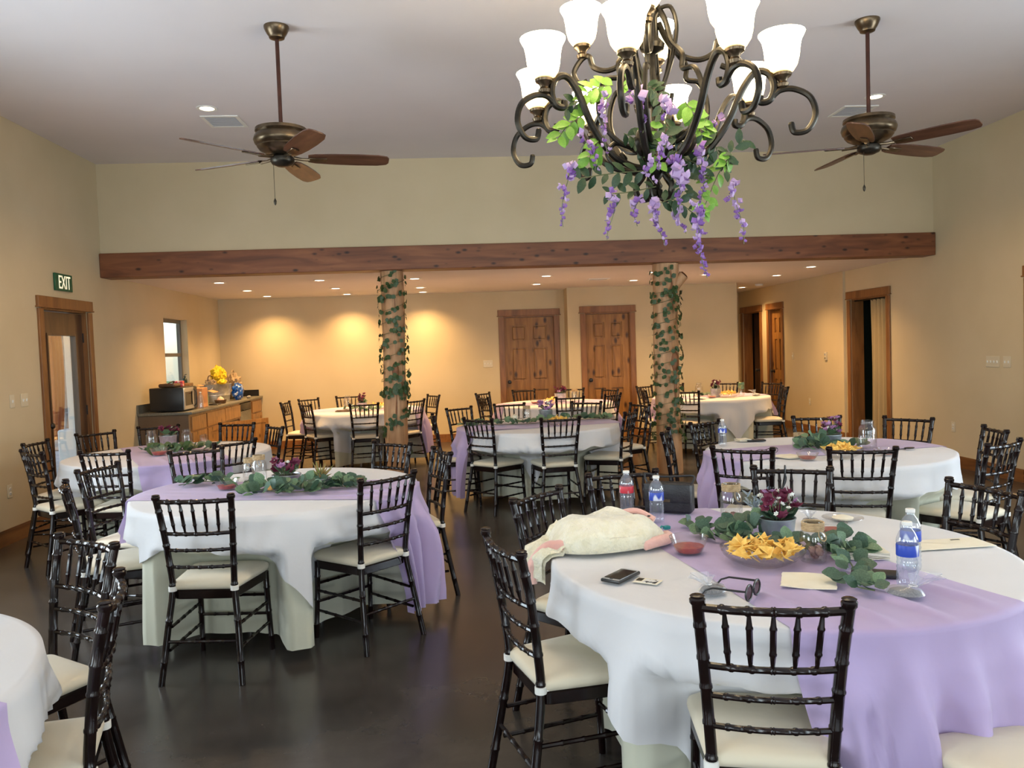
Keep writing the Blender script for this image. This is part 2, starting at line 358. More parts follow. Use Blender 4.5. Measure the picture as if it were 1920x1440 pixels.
# ------------------------------------------------------------------ room shell
XL, XR, YB, ZC, ZB1, ZB0, ZA, YK = -3.974, 5.723, 9.232, 3.763, 2.767, 2.496, 2.526, 13.546
Y2 = 13.15; XJ = 1.81; XH = 4.69; YH = 15.85; YJ = 11.45; TW = .15
def wall(name, axis, pos, thick, a0, a1, z0, z1, holes=(), m='wall'):
    """axis 'x': plane x=pos running along y; axis 'y': plane y=pos running along x."""
    mb = MB(); As = sorted({a0, a1, *[h[0] for h in holes], *[h[1] for h in holes]}); Zs = sorted({z0, z1, *[h[2] for h in holes], *[h[3] for h in holes]})
    for a, b in zip(As, As[1:]):
        for c, d in zip(Zs, Zs[1:]):
            if any(h[0]-1e-6 <= a and b <= h[1]+1e-6 and h[2]-1e-6 <= c and d <= h[3]+1e-6 for h in holes): continue
            if axis == 'x': mb.span(pos, pos+thick, a, b, c, d)
            else: mb.span(a, b, pos, pos+thick, c, d)
    return struct(mb.build(name, m, smooth=False))
DLY = (7.90, 8.84); WLY = (11.05, 11.98); DTOP = 2.10
wall('wall_left', 'x', XL, -TW, NEAR_Y, YK+.15, 0, ZC, [(DLY[0], DLY[1], 0, DTOP), (WLY[0], WLY[1], 1.12, 2.13)]+[(a, b, .65, 2.55) for a, b in LEFT_WIN])
CUR = (10.30, 11.30); D3 = (14.69, 15.62); D4 = (13.70, 14.27); DR = (6.72, 7.62)
wall('wall_right', 'x', XR, TW, NEAR_Y, YJ, 0, ZC, [(CUR[0], CUR[1], 0, DTOP), (DR[0], DR[1], 0, DTOP)]+[(a, b, .65, 2.55) for a, b in RIGHT_WIN])
wall('wall_right_alcove', 'x', XR-.04, TW+.04, YJ, YH+.15, 0, ZA+.1, [(D3[0], D3[1], 0, DTOP), (D4[0], D4[1], 0, DTOP)])
D1X = (.76, 1.64); D2X = (2.10, 2.86)
wall('wall_back', 'y', YK, TW, XL, XJ+.05, 0, ZA+.1, [(D1X[0], D1X[1], 0, DTOP)])
wall('wall_back_jog', 'y', Y2, TW, XJ, XH, 0, ZA+.1, [(D2X[0], D2X[1], 0, DTOP)])
struct(MB().span(XJ, XJ+.12, Y2+TW, YK+TW, 0, ZA+.1).build('wall_jog_side', 'wall', smooth=False))
struct(MB().span(XH-.12, XH, Y2+TW, YH, 0, ZA+.1).build('wall_hall_left', 'wall', smooth=False))
wall('wall_hall_end', 'y', YH, TW, XH-.12, XR, 0, ZA+.1)
struct(MB().span(XL, XR, YB+.02, YB+.30, ZB1-.02, ZC+.1).build('wall_header', 'wall', smooth=False))
wall('wall_near', 'y', NEAR_Y, -TW, XL-TW, XR+TW, 0, ZC, [(a, b, .45, 2.65) for a, b in NEAR_WIN])
struct(MB().span(XL-TW, XR+TW, NEAR_Y-TW, YB+.3, ZC, ZC+.12).build('ceiling', 'ceil', smooth=False))
struct(MB().span(XL-TW, XR+TW, YB+.02, YH+TW, ZA, ZA+.12).build('ceiling_alcove', 'ceil', smooth=False))
struct(MB().span(XL-TW, XR+2.4, NEAR_Y-TW, YH+TW, -.12, 0).build('floor', 'floor', smooth=False))
# closets behind the open doorways on the right wall and behind closed doors
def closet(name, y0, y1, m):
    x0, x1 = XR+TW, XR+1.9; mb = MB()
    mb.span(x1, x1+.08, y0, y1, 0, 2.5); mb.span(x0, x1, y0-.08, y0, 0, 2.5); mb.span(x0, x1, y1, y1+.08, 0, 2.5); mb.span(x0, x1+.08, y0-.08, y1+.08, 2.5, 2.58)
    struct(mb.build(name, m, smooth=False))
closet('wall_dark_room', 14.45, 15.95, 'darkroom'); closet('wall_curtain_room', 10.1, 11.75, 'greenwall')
# baseboards
BH = .135
def base(name, segs):
    mb = MB()
    for x0, x1, y0, y1 in segs: mb.span(x0, x1, y0, y1, 0, BH-.012); mb.span(x0+.004*(x1-x0 < .1), x1-.004*(x1-x0 < .1), y0+.004*(y1-y0 < .1), y1-.004*(y1-y0 < .1), BH-.012, BH)
    struct(mb.build(name, 'base', smooth=False))
base('baseboard_left', [(XL, XL+.018, NEAR_Y, DLY[0]-.10), (XL, XL+.018, DLY[1]+.10, 9.98)])
base('baseboard_right', [(XR-.018, XR, NEAR_Y, DR[0]-.1), (XR-.018, XR, DR[1]+.1, CUR[0]-.1), (XR-.018, XR, CUR[1]+.1, YJ), (XR-.058, XR-.04, YJ, D4[0]-.1), (XR-.058, XR-.04, D3[1]+.1, YH)])
base('baseboard_back', [(-3.3, D1X[0]-.1, YK-.018, YK), (XJ+.02, D2X[0]-.1, Y2-.018, Y2), (D2X[1]+.1, XH, Y2-.018, Y2)])
# windows behind the camera and on the near left wall (daylight sources)
wi = 0
def window(name, T, w_, h_, rails=(.5,), frame='alu'):
    r = sroot(name)
    mb = MB(); t = .05
    for a in (-w_/2+t/2, w_/2-t/2): mb.box((a, 0, h_/2), (t, .05, h_), T)
    for z in (t/2, h_-t/2): mb.box((0, 0, z), (w_-2*t, .05, t), T)
    mb.build('window_frame', frame, r, smooth=False)
    for q in rails: MB().box((0, 0, h_*q), (w_-2*t, .045, t), T).build('window_rail', frame, r, smooth=False)
    zs = [t]+[h_*q for q in rails]+[h_-t]
    for a, b in zip(zs, zs[1:]): MB().box((0, .0, (a+b)/2), (w_-2*t, .006, b-a-.05), T).build('pane', 'pane', r, smooth=False)
    return r
n_ = 2
for a, b in NEAR_WIN:
    window('window_%d' % n_, Tr((a+b)/2, NEAR_Y-.04, .45), b-a, 2.2); n_ += 1
for a, b in LEFT_WIN:
    window('window_%d' % n_, Tr(XL-.04, (a+b)/2, .65, rz=pi/2), b-a, 1.9); n_ += 1
for a, b in RIGHT_WIN:
    window('window_%d' % n_, Tr(XR+.04, (a+b)/2, .65, rz=pi/2), b-a, 1.9); n_ += 1
window('window_1', Tr(XL-.115, (WLY[0]+WLY[1])/2, 1.12, rz=pi/2), WLY[1]-WLY[0], 1.01)
struct(MB().span(XL-.1, XL+.03, WLY[0]-.03, WLY[1]+.03, 1.105, 1.125).build('trim_1', 'whitepaint', smooth=False))
# ------------------------------------------------------------------ doors (local frame: opening centred on x, front faces -y)
def casing(r, w_, h_, m='casing', dep=.022):
    c = .092
    for sgn in (-1, 1): MB().rbox((sgn*(w_/2+c/2-.01), -dep/2, h_/2-.005), (c, dep, h_-.01), .003, 1).build('casing', m, r, smooth=False)
    MB().rbox((0, -dep/2-.003, h_+.055), (w_+2*c, dep+.006, .11), .003, 1).build('casing_head', m, r, smooth=False)
    MB().rbox((0, -dep/2-.006, h_+.004), (w_+2*c+.03, dep+.012, .014), .003, 1).build('casing_bead', m, r, smooth=False)
    j = MB()
    for sgn in (-1, 1): j.box((sgn*(w_/2-.009), TW/2+.022, h_/2), (.018, TW+.024, h_-.004))
    j.box((0, TW/2+.022, h_-.010), (w_-.036, TW+.024, .018)); j.build('jamb', m, r, smooth=False)
def knob(r, x, z, y, m='black'):
    T = Tr(x, y, z, rx=pi/2)
    MB().lathe([(.033, 0), (.033, .006), (.012, .012), (.012, .03), (.026, .038), (.031, .052), (.024, .064), (0, .068)], 16, T).build('knob', m, r)
def leaf6(r, w_, h_, y, m='doorwood', knobx=None, T=None):
    T = T or Matrix()
    lf = MB(); st = .11; mid = .10; th = .04; wi_ = w_-.04; h0 = h_-.028
    pw = (wi_-2*st-mid)/2; rows = [(.22, .84), (1.00, 1.56), (1.68, h0-.13)]
    for sgn in (-1, 1): lf.span(sgn*wi_/2, sgn*(wi_/2-st), y, y+th, .008, h0, T)
    lf.span(-mid/2, mid/2, y, y+th, .008, h0, T)
    zs = [(.008, .22), (.84, 1.00), (1.56, 1.68), (h0-.13, h0)]
    for a, b in zs:
        for sgn in (-1, 1): lf.span(sgn*mid/2, sgn*(mid/2+pw), y, y+th, a, b, T)
    L = lf.build('door_leaf', m, r, smooth=False)
    if T == Matrix(): MB().span(-w_/2+.001, w_/2-.001, y+th+.004, y+th+.03, .001, h_-.02).build('light_block_panel', m, r, smooth=False)  # added panel hidden behind the leaf, blocks outside light leaking over it
    for a, b in rows:
        for sgn in (-1, 1):
            cx = sgn*(mid/2+pw/2); q = MB(); q.span(cx-pw/2, cx+pw/2, y+.02, y+.03, a, b, T); q.rbox((cx, y+.014, (a+b)/2), (pw-.05, .018, b-a-.05), .008, 1, T); q.build('panel', m, L, smooth=False)
    if knobx is not None: knob(L, knobx, .98, y)
def door(name, loc, rz, w_, m='doorwood', kx=-1):
    r = sroot(name, loc, rz); casing(r, w_, DTOP); leaf6(r, w_, DTOP, .05, m, kx*(w_/2-.08)); return r
door('door_1', ((D1X[0]+D1X[1])/2, YK, 0), 0, D1X[1]-D1X[0])
door('door_2', ((D2X[0]+D2X[1])/2, Y2, 0), 0, D2X[1]-D2X[0])
door('door_3', (XR-.04, (D4[0]+D4[1])/2, 0), -pi/2, D4[1]-D4[0], kx=-1)
door('door_4', (XR, (DR[0]+DR[1])/2, 0), -pi/2, DR[1]-DR[0])
r = sroot('door_5', (XR-.04, (D3[0]+D3[1])/2, 0), -pi/2); casing(r, D3[1]-D3[0], DTOP)
leaf6(r, .88, DTOP, 0, 'doordark', .36, T=Tr(-(D3[1]-D3[0])/2+.03, .20, 0, rz=radians(84)) @ Tr(.44, 0, 0))
r = sroot('door_6', (XR, (CUR[0]+CUR[1])/2, 0), -pi/2); casing(r, CUR[1]-CUR[0], DTOP)
# glazed exit door on the left wall (front faces +x)
r = sroot('door_7', (XL, (DLY[0]+DLY[1])/2, 0), pi/2); wd = DLY[1]-DLY[0]; casing(r, wd, DTOP)
lf = MB(); wl = wd-.04; y = .05
lf.span(-wl/2, -wl/2+.15, y, y+.045, .01, 2.07); lf.span(wl/2-.15, wl/2, y, y+.045, .01, 2.07); lf.span(-wl/2+.15, wl/2-.15, y, y+.045, .01, .28); lf.span(-wl/2+.15, wl/2-.15, y, y+.045, 1.86, 2.07)
L = lf.build('door_leaf', 'doordark', r, smooth=False)
b = MB(); gx = wl/2-.15
for sgn in (-1, 1): b.span(sgn*gx, sgn*(gx-.022), y-.008, y+.05, .28, 1.86)
for z in (.291, 1.849): b.box((0, y+.02, z), (2*gx-.044, .058, .022))
b.build('glazing_bead', 'doordark', L, smooth=False)
MB().span(-gx+.02, gx-.02, y+.02, y+.026, .30, 1.84).build('pane', 'pane', L, smooth=False)
knob(L, -wl/2+.07, .95, y)
MB().lathe([(.03, 0), (.03, .012), (.012, .014), (.012, .03), (0, .03)], 14, Tr(-wl/2+.07, y, 1.12, rx=pi/2)).build('deadbolt', 'black', L)
for z in (.25, 1.05, 1.82): MB().box((wl/2+.004, y-.006, z), (.02, .012, .10)).build('hinge', 'black', L, smooth=False)
# ------------------------------------------------------------------ beam and posts
bm_ = MB().rbox(((XL+XR)/2, YB+.105, (ZB0+ZB1)/2), (XR-XL-.004, .27, ZB1-ZB0), .008, 2).build('ceiling_beam', 'beam', smooth=False)
tag(bm_, 'long red-brown knotty timber beam spanning the opening under the header wall', 'beam')
def post(loc, rad, label, stub):
    t = thing('log_post', label, 'post', loc); h_ = ZB0-.002; N = 26; S = 22; rnd = random.Random(int(rad*1000))
    ph = [rnd.random()*6 for _ in range(4)]
    def fn(i, j):
        a = 2*pi*i/S; z = h_*j/(N-1); k = rad*(1.06-.10*z/h_)*(1+.05*sin(2*a+ph[0]+z)+.03*sin(3*a+ph[1]-2*z)+.02*sin(5*z+ph[2]))
        return (k*cos(a)+.012*sin(2.1*z+ph[3]), k*sin(a), z)
    mb = MB().grid(fn, S, N, True); mb.f.append(tuple(reversed(range(S)))); mb.f.append(tuple((N-1)*S+i for i in range(S)))
    mb.build('trunk', 'log', t)
    def fissure(a, z0, z1, wd_):
        p = []; m = 10
        for k in range(m+1):
            z = z0+(z1-z0)*k/m; rr = rad*(1.06-.10*z/h_)
            p.append((rr*cos(a+.06*sin(z*7))*1.0, rr*sin(a+.06*sin(z*7))*1.0, z))
        rr = [max(.002, wd_*sin(pi*k/m)) for k in range(m+1)]
        MB().tube(p, rr, 6).build('fissure', 'logdark', t)
    if not stub:
        fissure(radians(-84), .62, 1.12, .013); fissure(radians(-118), .95, 1.55, .008); fissure(radians(-75), 1.9, 2.4, .008)
        q = MB().lathe([(.001, .022), (.02, .018), (.036, .006), (.046, -.02)], 16, Tr(rad*.1, -rad*.985, 1.34, rx=pi/2) @ Matrix.Scale(2.6, 4, (0, 1, 0)))
        q.build('knot', 'logdark', t)
    else:
        fissure(radians(-70), .85, 1.35, .02); fissure(radians(-95), .35, .75, .007); fissure(radians(-72), 1.9, 2.45, .010)
        MB().tube([(rad*.25, -rad*.3, 2.12), (rad*.75, -rad*.5, 2.25), (rad*1.35, -rad*.7, 2.35)], [.07, .065, .058], 12).build('branch_stub', 'log', t)
        MB().lathe([(0, .004), (.05, .004), (.05, 0)], 12, Tr(rad*1.36, -rad*.71, 2.352, ry=radians(48))).build('branch_cut', 'logdark', t)
        MB().tube([(rad*.55, -rad*.55, 2.06), (rad*.5, -rad*.62, 2.3), (rad*.52, -rad*.6, 2.49)], [.03, .06, .065], 10).build('branch_ridge', 'log', t)
        MB().lathe([(.001, .03), (.035, .02), (.055, 0), (.06, -.03)], 14, Tr(rad*.45, -rad*.86, 1.33, rx=pi/2, rz=radians(25)) @ Matrix.Scale(2.3, 4, (0, 1, 0))).build('knot', 'logdark', t)
    return t
PL = (-.765, 9.385, 0); PR = (2.475, 9.385, 0)
post(PL, .135, 'peeled log post with a long knot hole, wrapped sparsely in green vine', False)
post(PR, .150, 'thicker peeled log post with a sawn branch stub near its top, densely vine-wrapped', True)
# leaf meshes (shared)
def leaf_mesh(name, m, L=1., W=.8, fold=.15, curl=.12, tip=.0):
    pr = [(0, .06), (.18, .62), (.42, 1.), (.68, .86), (.88, .45), (1, tip)]
    v = []; f = []
    for t, w_ in pr:
        z = -curl*t*t
        v += [(-w_*W/2, t*L, z+fold*w_*W/2), (0, t*L, z), (w_*W/2, t*L, z+fold*w_*W/2)]
    for i in range(len(pr)-1):
        a = i*3; f += [(a, a+1, a+4, a+3), (a+1, a+2, a+5, a+4)]
    mb = MB(); mb.v = v; mb.f = f; return mb.mesh(name, m, ang=60, fix=False)
LF = {'euc': leaf_mesh('leaf', 'euc', 1, 1.0, .1, .18, .12), 'eucl': leaf_mesh('leaf', 'eucl', 1, .85, .1, .2, .1), 'ivy': leaf_mesh('leaf', 'ivy', 1, 1.05, .12, .15, .2),
      'dk': leaf_mesh('leaf', 'dkleaf', 1, .5, .2, .2), 'lime': leaf_mesh('leaf', 'lime', 1, .62, .2, .25), 'fern': leaf_mesh('leaf', 'eucl', 1, .28, .2, .3), 'sage': leaf_mesh('leaf', 'sage', 1, .22, .2, .2)}
def put_leaf(parent, kind, p, d, up, size, name='leaf'):
    """leaf from p along d with its face towards up"""
    y = Vector(d).normalized(); z = Vector(up); z = z-y*z.dot(y); z = z.normalized() if z.length > 1e-4 else y.orthogonal().normalized(); x = y.cross(z)
    o = bpy.data.objects.new(name, LF[kind]); COL.objects.link(o); o.parent = parent
    o.matrix_local = Matrix.Translation(p) @ Matrix(((x.x, y.x, z.x, 0), (x.y, y.y, z.y, 0), (x.z, y.z, z.z, 0), (0, 0, 0, 1))) @ Matrix.Scale(size, 4)
    return o
def post_vine(base_, rad, label, turns, z0, z1, nleaf, seed, extra=()):
    t = thing('ivy_garland', label, 'garland', (base_[0], base_[1], z0)); rnd = random.Random(seed)
    def pos(u):
        z = z0+(z1-z0)*u; a = radians(-60)+turns*2*pi*u; rr = rad*(1.06-.10*z/ZB0)*1.09+.008+.006*sin(17*u)
        return Vector((rr*cos(a), rr*sin(a), z-z0+.03*sin(a*1.0+1))), a
    path = [pos(k/ (turns*22))[0] for k in range(int(turns*22)+1)]
    MB().tube(path, .003, 4).build('vine', 'stem', t)
    for k in range(nleaf):
        for _q in range(6):
            u = rnd.random(); p, a = pos(u)
            if sin(a) < .15 or rnd.random() < .12: break
        n = Vector((cos(a), sin(a), 0)); tg = Vector((-sin(a), cos(a), 0))*rnd.choice((-1, 1))
        d = tg*rnd.uniform(.4, 1)+Vector((0, 0, rnd.uniform(-.9, .7)))+n*rnd.uniform(.1, .45)
        put_leaf(t, 'ivy', p+n*.004+Vector((0, 0, rnd.uniform(-.035, .035))), d, n+Vector((0, 0, rnd.uniform(-.2, .5))), rnd.uniform(.042, .060))
    for (a0, z, k) in extra:
        for q in range(k):
            a = radians(a0)+rnd.uniform(-.35, .35); n = Vector((cos(a), sin(a), 0)); p = n*(rad*1.1+.01)+Vector((0, 0, z-z0+rnd.uniform(-.06, .06)))
            put_leaf(t, 'ivy', p, Vector((-n.y, n.x, 0))*rnd.choice((-1, 1))+Vector((0, 0, rnd.uniform(-1, .4)))+n*.3, n, rnd.uniform(.04, .06))
    return t
post_vine(PL, .135, 'sparse green vine spiralling around the post with the long knot hole', 11, 1.02, 2.48, 215, 3, [(-150, 1.08, 12), (-110, 1.10, 12), (-60, 1.14, 12), (-30, 1.16, 8), (-150, .66, 9), (-115, .72, 8), (-70, .78, 8), (-30, .86, 9), (-20, .40, 6)])
post_vine(PR, .150, 'dense green vine spiralling around the post with the branch stub', 17, .40, 2.44, 270, 4, [(-75, 1.15, 10), (-70, 2.1, 8), (-100, .62, 6)])
# ------------------------------------------------------------------ ceiling fittings
CANS = [(-3.05, 10.5), (-3.05, 11.86), (-3.05, 13.05), (-1.785, 10.55), (-1.785, 11.9), (-1.785, 13.1), (-.56, 10.7), (-.56, 12.2), (-.56, 13.1), (1.22, 10.85), (1.22, 12.2), (2.68, 12.0), (2.68, 10.75), (3.6, 11.35), (5.2, 14.3), (4.85, 11.85), (4.82, 10.6)]
ring = MB().lathe([(.060, -.001), (.064, -.006), (.088, -.007), (.092, -.001)], 28, cap=False).mesh('trim_ring', 'plastic')
lens = MB().lathe([(0, -.003), (.03, -.003), (.0605, -.002)], 28).mesh('lamp_lens', 'canlamp')
def can(x, y, z, power, label, group, col=WARM, ang=132):
    t = thing('recessed_light', label, 'light', (x, y, z), 0, group)
    obj('trim_ring', ring, t); obj('lamp_lens', lens, t)
    l = bpy.data.lights.new('can_lamp', 'SPOT'); l.energy = power; l.color = col; l.spot_size = radians(ang); l.spot_blend = 1.0; l.shadow_soft_size = .06
    o = bpy.data.objects.new('can_lamp', l); COL.objects.link(o); o.parent = t; o.location = (0, 0, -.02)
for i, (x, y) in enumerate(CANS):
    if i == 14: can(x, y, ZA, CAN_W, 'round recessed ceiling light in the narrow hall by the open dark doorway', None)
    else: can(x, y, ZA, CAN_W, 'round recessed downlight set in the low alcove ceiling', 'downlights in the low alcove ceiling')
can(-2.146, 7.283, ZC, HALLCAN_W, 'recessed downlight in the high ceiling next to the vent by the exit wall', None, ang=140)
can(3.921, 7.218, ZC, HALLCAN_W, 'recessed downlight in the high ceiling behind the fan rod on the switch-plate side', None, ang=140)
def vent(x, y, z, sx, sy, label):
    t = thing('ceiling_vent', label, 'vent', (x, y, z))
    mb = MB()
    for s_ in (-1, 1): mb.box((s_*(sx/2-.015), 0, -.005), (.03, sy, .009)); mb.box((0, s_*(sy/2-.015), -.005), (sx-.06, .03, .009))
    mb.build('frame', 'plastic', t, smooth=False); MB().box((0, 0, -.0025), (sx-.06, sy-.06, .003)).build('grille', 'ventdk', t, smooth=False)
    for k in range(9): MB().box((0, -sy/2+.04+(sy-.08)*k/8, -.006), (sx-.06, .012, .003), ).build('slat', 'vent', t, smooth=False)
vent(-2.11, 7.68, ZC, .34, .36, 'pale square ceiling vent beside the recessed light nearer the exit sign')
vent(3.93, 7.66, ZC, .34, .36, 'pale square ceiling vent seen past the fan rod by the plain side wall')
vent(2.07, 11.6, ZA, .32, .2, 'small pale vent in the low alcove ceiling')
t = thing('smoke_detector', 'round white smoke detector on the hall ceiling near the dark doorway', 'detector', (5.25, 13.6, ZA))
MB().lathe([(.07, 0), (.07, -.012), (.062, -.03), (.035, -.042), (0, -.042)], 20).build('housing', 'plastic', t); MB().lathe([(.072, -.001), (.075, -.006), (.072, -.008)], 20, cap=False).build('base_plate', 'plastic', t)
# ------------------------------------------------------------------ ceiling fans
def fan(loc, label, a0):
    t = thing('ceiling_fan', label, 'fan', loc)
    MB().lathe([(.083, 0), (.083, -.012), (.075, -.03), (.062, -.055), (.056, -.06), (.05, -.078), (.03, -.086), (.014, -.088)], 24).build('canopy', 'bronzehi', t)
    MB().lathe([(.0135, -.08), (.0135, -.655), (.024, -.66), (.026, -.675)], 14).build('downrod', 'rod', t)
    MB().lathe([(.03, -.665), (.10, -.672), (.170, -.680), (.172, -.70), (.160, -.712), (.178, -.728), (.185, -.755), (.176, -.782), (.160, -.792), (.163, -.802), (.145, -.825), (.105, -.845), (.06, -.852)], 32).build('motor_housing', 'bronzehi', t)
    MB().lathe([(.058, -.850), (.062, -.862), (.078, -.872), (.080, -.895), (.070, -.915), (.045, -.925), (.035, -.93), (0, -.932)], 24).build('switch_housing', 'bronze', t)
    for k in range(5):
        a = a0+k*2*pi/5; T = Tr(0, 0, -.872, rz=a) @ Matrix.Rotation(radians(-14), 4, 'X')
        pr = [(.17, .045), (.22, .060), (.34, .070), (.50, .074), (.64, .070), (.70, .055), (.715, .03)]
        pts = [(x, -w_) for x, w_ in pr]+[(x, w_) for x, w_ in reversed(pr)]; n = len(pts)
        mb = MB(); mb.v = [(x, y, z) for z in (-.004, .004) for x, y in pts]; mb.f = [tuple(range(n-1, -1, -1)), tuple(range(n, 2*n))]+[(i, (i+1) % n, n+(i+1) % n, n+i) for i in range(n)]
        B = mb.build('blade', 'blade', t, smooth=False); B.matrix_local = T
        MB().tube([(.075, 0, .0), (.13, 0, -.008), (.18, 0, -.010)], [.013, .010, .012], 8).rbox((.235, 0, -.009), (.12, .05, .008), .003, 1).build('bracket', 'bronzehi', B)
    MB().tube([(-.055, -.03, -.92), (-.055, -.03, -1.15)], .0018, 5).lathe([(.001, -1.195), (.008, -1.185), (.010, -1.165), (.003, -1.148)], 8, Tr(-.055, -.03, 0)).build('pull_chain', 'bronze', t)
    return t
fan((-1.146, 5.527, ZC), 'bronze ceiling fan with five walnut blades hanging on the exit-sign side of the chandelier', radians(11))
fan((2.936, 5.497, ZC), 'bronze ceiling fan with five walnut blades hanging on the switch-plate side of the chandelier', radians(20))
# ------------------------------------------------------------------ chandelier
CHX, CHY = .88, 3.45
t = thing('chandelier', 'large two-tier wrought iron chandelier with frosted bell shades and wisteria', 'chandelier', (CHX, CHY, ZC))
def cz(z): return z-ZC
MB().lathe([(0, cz(2.20)), (.018, cz(2.21)), (.03, cz(2.235)), (.018, cz(2.26)), (.04, cz(2.29)), (.045, cz(2.34)), (.02, cz(2.37)), (.014, cz(2.40)), (.014, cz(2.58)), (.05, cz(2.585)), (.05, cz(2.62)), (.014, cz(2.63)), (.014, cz(2.80)), (.05, cz(2.82)), (.055, cz(2.84)), (.03, cz(2.87)), (.025, cz(2.95)), (.04, cz(2.98)), (.02, cz(3.02)), (.012, cz(3.10))], 18).build('centre_column', 'bronze', t)
chain = MB()
for k in range(13):
    z = cz(3.10)+.05*k
    if z > -.06: break
    T = Tr(0, 0, z+.02, rz=(k % 2)*pi/2)
    chain.tube([(.014*cos(a), 0, .032*sin(a)) for a in [2*pi*i/10 for i in range(10)]], .0035, 5, True, T=T)
chain.build('chain', 'bronze', t)
MB().lathe([(.075, 0), (.075, -.01), (.055, -.035), (.015, -.05), (0, -.05)], 22).build('canopy', 'bronze', t)
def rz_path(pts, n=6): return [(p.x, 0, p.z-ZC) for p in spline([(r_, 0, z_) for r_, z_ in pts], n)]
arm_lo = MB().tube(rz_path([(.04, 2.31), (.12, 2.315), (.22, 2.36), (.31, 2.47), (.37, 2.595), (.425, 2.66), (.478, 2.645), (.498, 2.59), (.48, 2.54), (.445, 2.535), (.44, 2.56)]), .0150, 8).mesh('lower_arm', 'bronze')
arm_sc = MB().tube(rz_path([(.485, 2.545), (.52, 2.572), (.575, 2.57), (.635, 2.53), (.655, 2.46), (.625, 2.40), (.575, 2.395), (.562, 2.425)]), .0125, 8).lathe([(0, -.013), (.010, -.009), (.013, 0), (.010, .009), (0, .013)], 8, Tr(.562, 0, cz(2.428))).mesh('end_scroll', 'bronze')
cup = MB().lathe([(.010, 0), (.022, .006), (.026, .018), (.017, .028), (.022, .04), (.036, .05), (.038, .06), (.028, .066)], 14).mesh('lamp_cup', 'bronzehi')
shd = MB().lathe([(.030, 0), (.046, .006), (.060, .028), (.068, .06), (.072, .10), (.078, .128), (.090, .150), (.0935, .158), (.0905, .158), (.076, .132), (.069, .10), (.064, .06), (.056, .03), (.04, .012), (.0, .010)], 20).mesh('glass_shade', 'shade')
for k in range(8):
    a = radians(22.5+45*k-2)
    A = obj('lower_arm', arm_lo, t, (0, 0, 0), (0, 0, a)); obj('end_scroll', arm_sc, A)
    c = obj('lamp_cup', cup, A, (.53, 0, cz(2.578))); obj('glass_shade', shd, A, (.53, 0, cz(2.642)))
arm_up = MB().tube(rz_path([(.03, 2.93), (.06, 2.86), (.11, 2.79), (.19, 2.755), (.255, 2.775), (.275, 2.825), (.31, 2.815), (.345, 2.76), (.32, 2.71), (.285, 2.72)]), .0125, 8).mesh('upper_arm', 'bronze')
for k in range(4):
    a = radians(-18+90*k)
    A = obj('upper_arm', arm_up, t, (0, 0, 0), (0, 0, a)); obj('lamp_cup', cup, A, (.305, 0, cz(2.815))); obj('glass_shade', shd, A, (.305, 0, cz(2.879)))
cage = MB().tube(rz_path([(.03, 3.0), (.07, 2.93), (.10, 2.83), (.155, 2.76), (.155, 2.70), (.215, 2.685), (.25, 2.60), (.235, 2.50), (.15, 2.415), (.06, 2.40)]), .0115, 8).mesh('cage_bar', 'bronze')
for k in range(6): obj('cage_bar', cage, t, (0, 0, 0), (0, 0, radians(8+60*k)))
lyre = MB().tube(rz_path([(.035, 2.98), (.10, 2.97), (.13, 2.88), (.105, 2.76), (.06, 2.66), (.05, 2.60), (.085, 2.57), (.10, 2.61)]), .009, 8).mesh('lyre_scroll', 'bronze')
for k in range(4): obj('lyre_scroll', lyre, t, (0, 0, 0), (0, 0, radians(38+90*k)))
bot = MB().tube(rz_path([(.10, 2.41), (.17, 2.435), (.205, 2.39), (.17, 2.345), (.13, 2.36), (.145, 2.39)]), .011, 8).tube(rz_path([(.10, 2.41), (.055, 2.37), (.05, 2.29), (.085, 2.235), (.07, 2.185), (.03, 2.185), (.02, 2.215)]), .013, 8).mesh('base_scroll', 'bronze')
for k in range(5): obj('base_scroll', bot, t, (0, 0, 0), (0, 0, radians(20+72*k)))
# wisteria draped through the chandelier
W_ = thing('wisteria_garland', 'artificial wisteria with violet racemes and green leaves draped on the iron chandelier', 'garland', (CHX, CHY, 2.2)); WO = Vector((CHX, CHY, 2.2))
def blossom_mesh(name, m):
    mb = MB()
    for k, (ry, s) in enumerate(((.5, 1.), (2.4, .8), (4.3, .9))):
        T = Tr(rz=ry) @ Matrix.Rotation(.7, 4, 'X')
        mb.add([(0, 0, 0), (-.5*s, .5*s, .15), (0, .6*s, -.05), (.5*s, .5*s, .15), (0, 1.0*s, .2)], [(0, 2, 1), (0, 3, 2), (1, 2, 4), (2, 3, 4)], T)
    return mb.mesh(name, m, fix=False)
BL = [blossom_mesh('blossom', 'wist'), blossom_mesh('blossom', 'wistl')]
rnd = random.Random(5); nbl = [0]; WB = MB()
def blossom(p, s, k):
    o = bpy.data.objects.new('blossom', BL[k]); COL.objects.link(o); o.parent = W_; o.location = p-WO
    o.rotation_euler = (rnd.uniform(-1.2, 1.2)+.4, rnd.uniform(-1.2, 1.2), rnd.random()*6.28); o.scale = (s, s, s); nbl[0] += 1
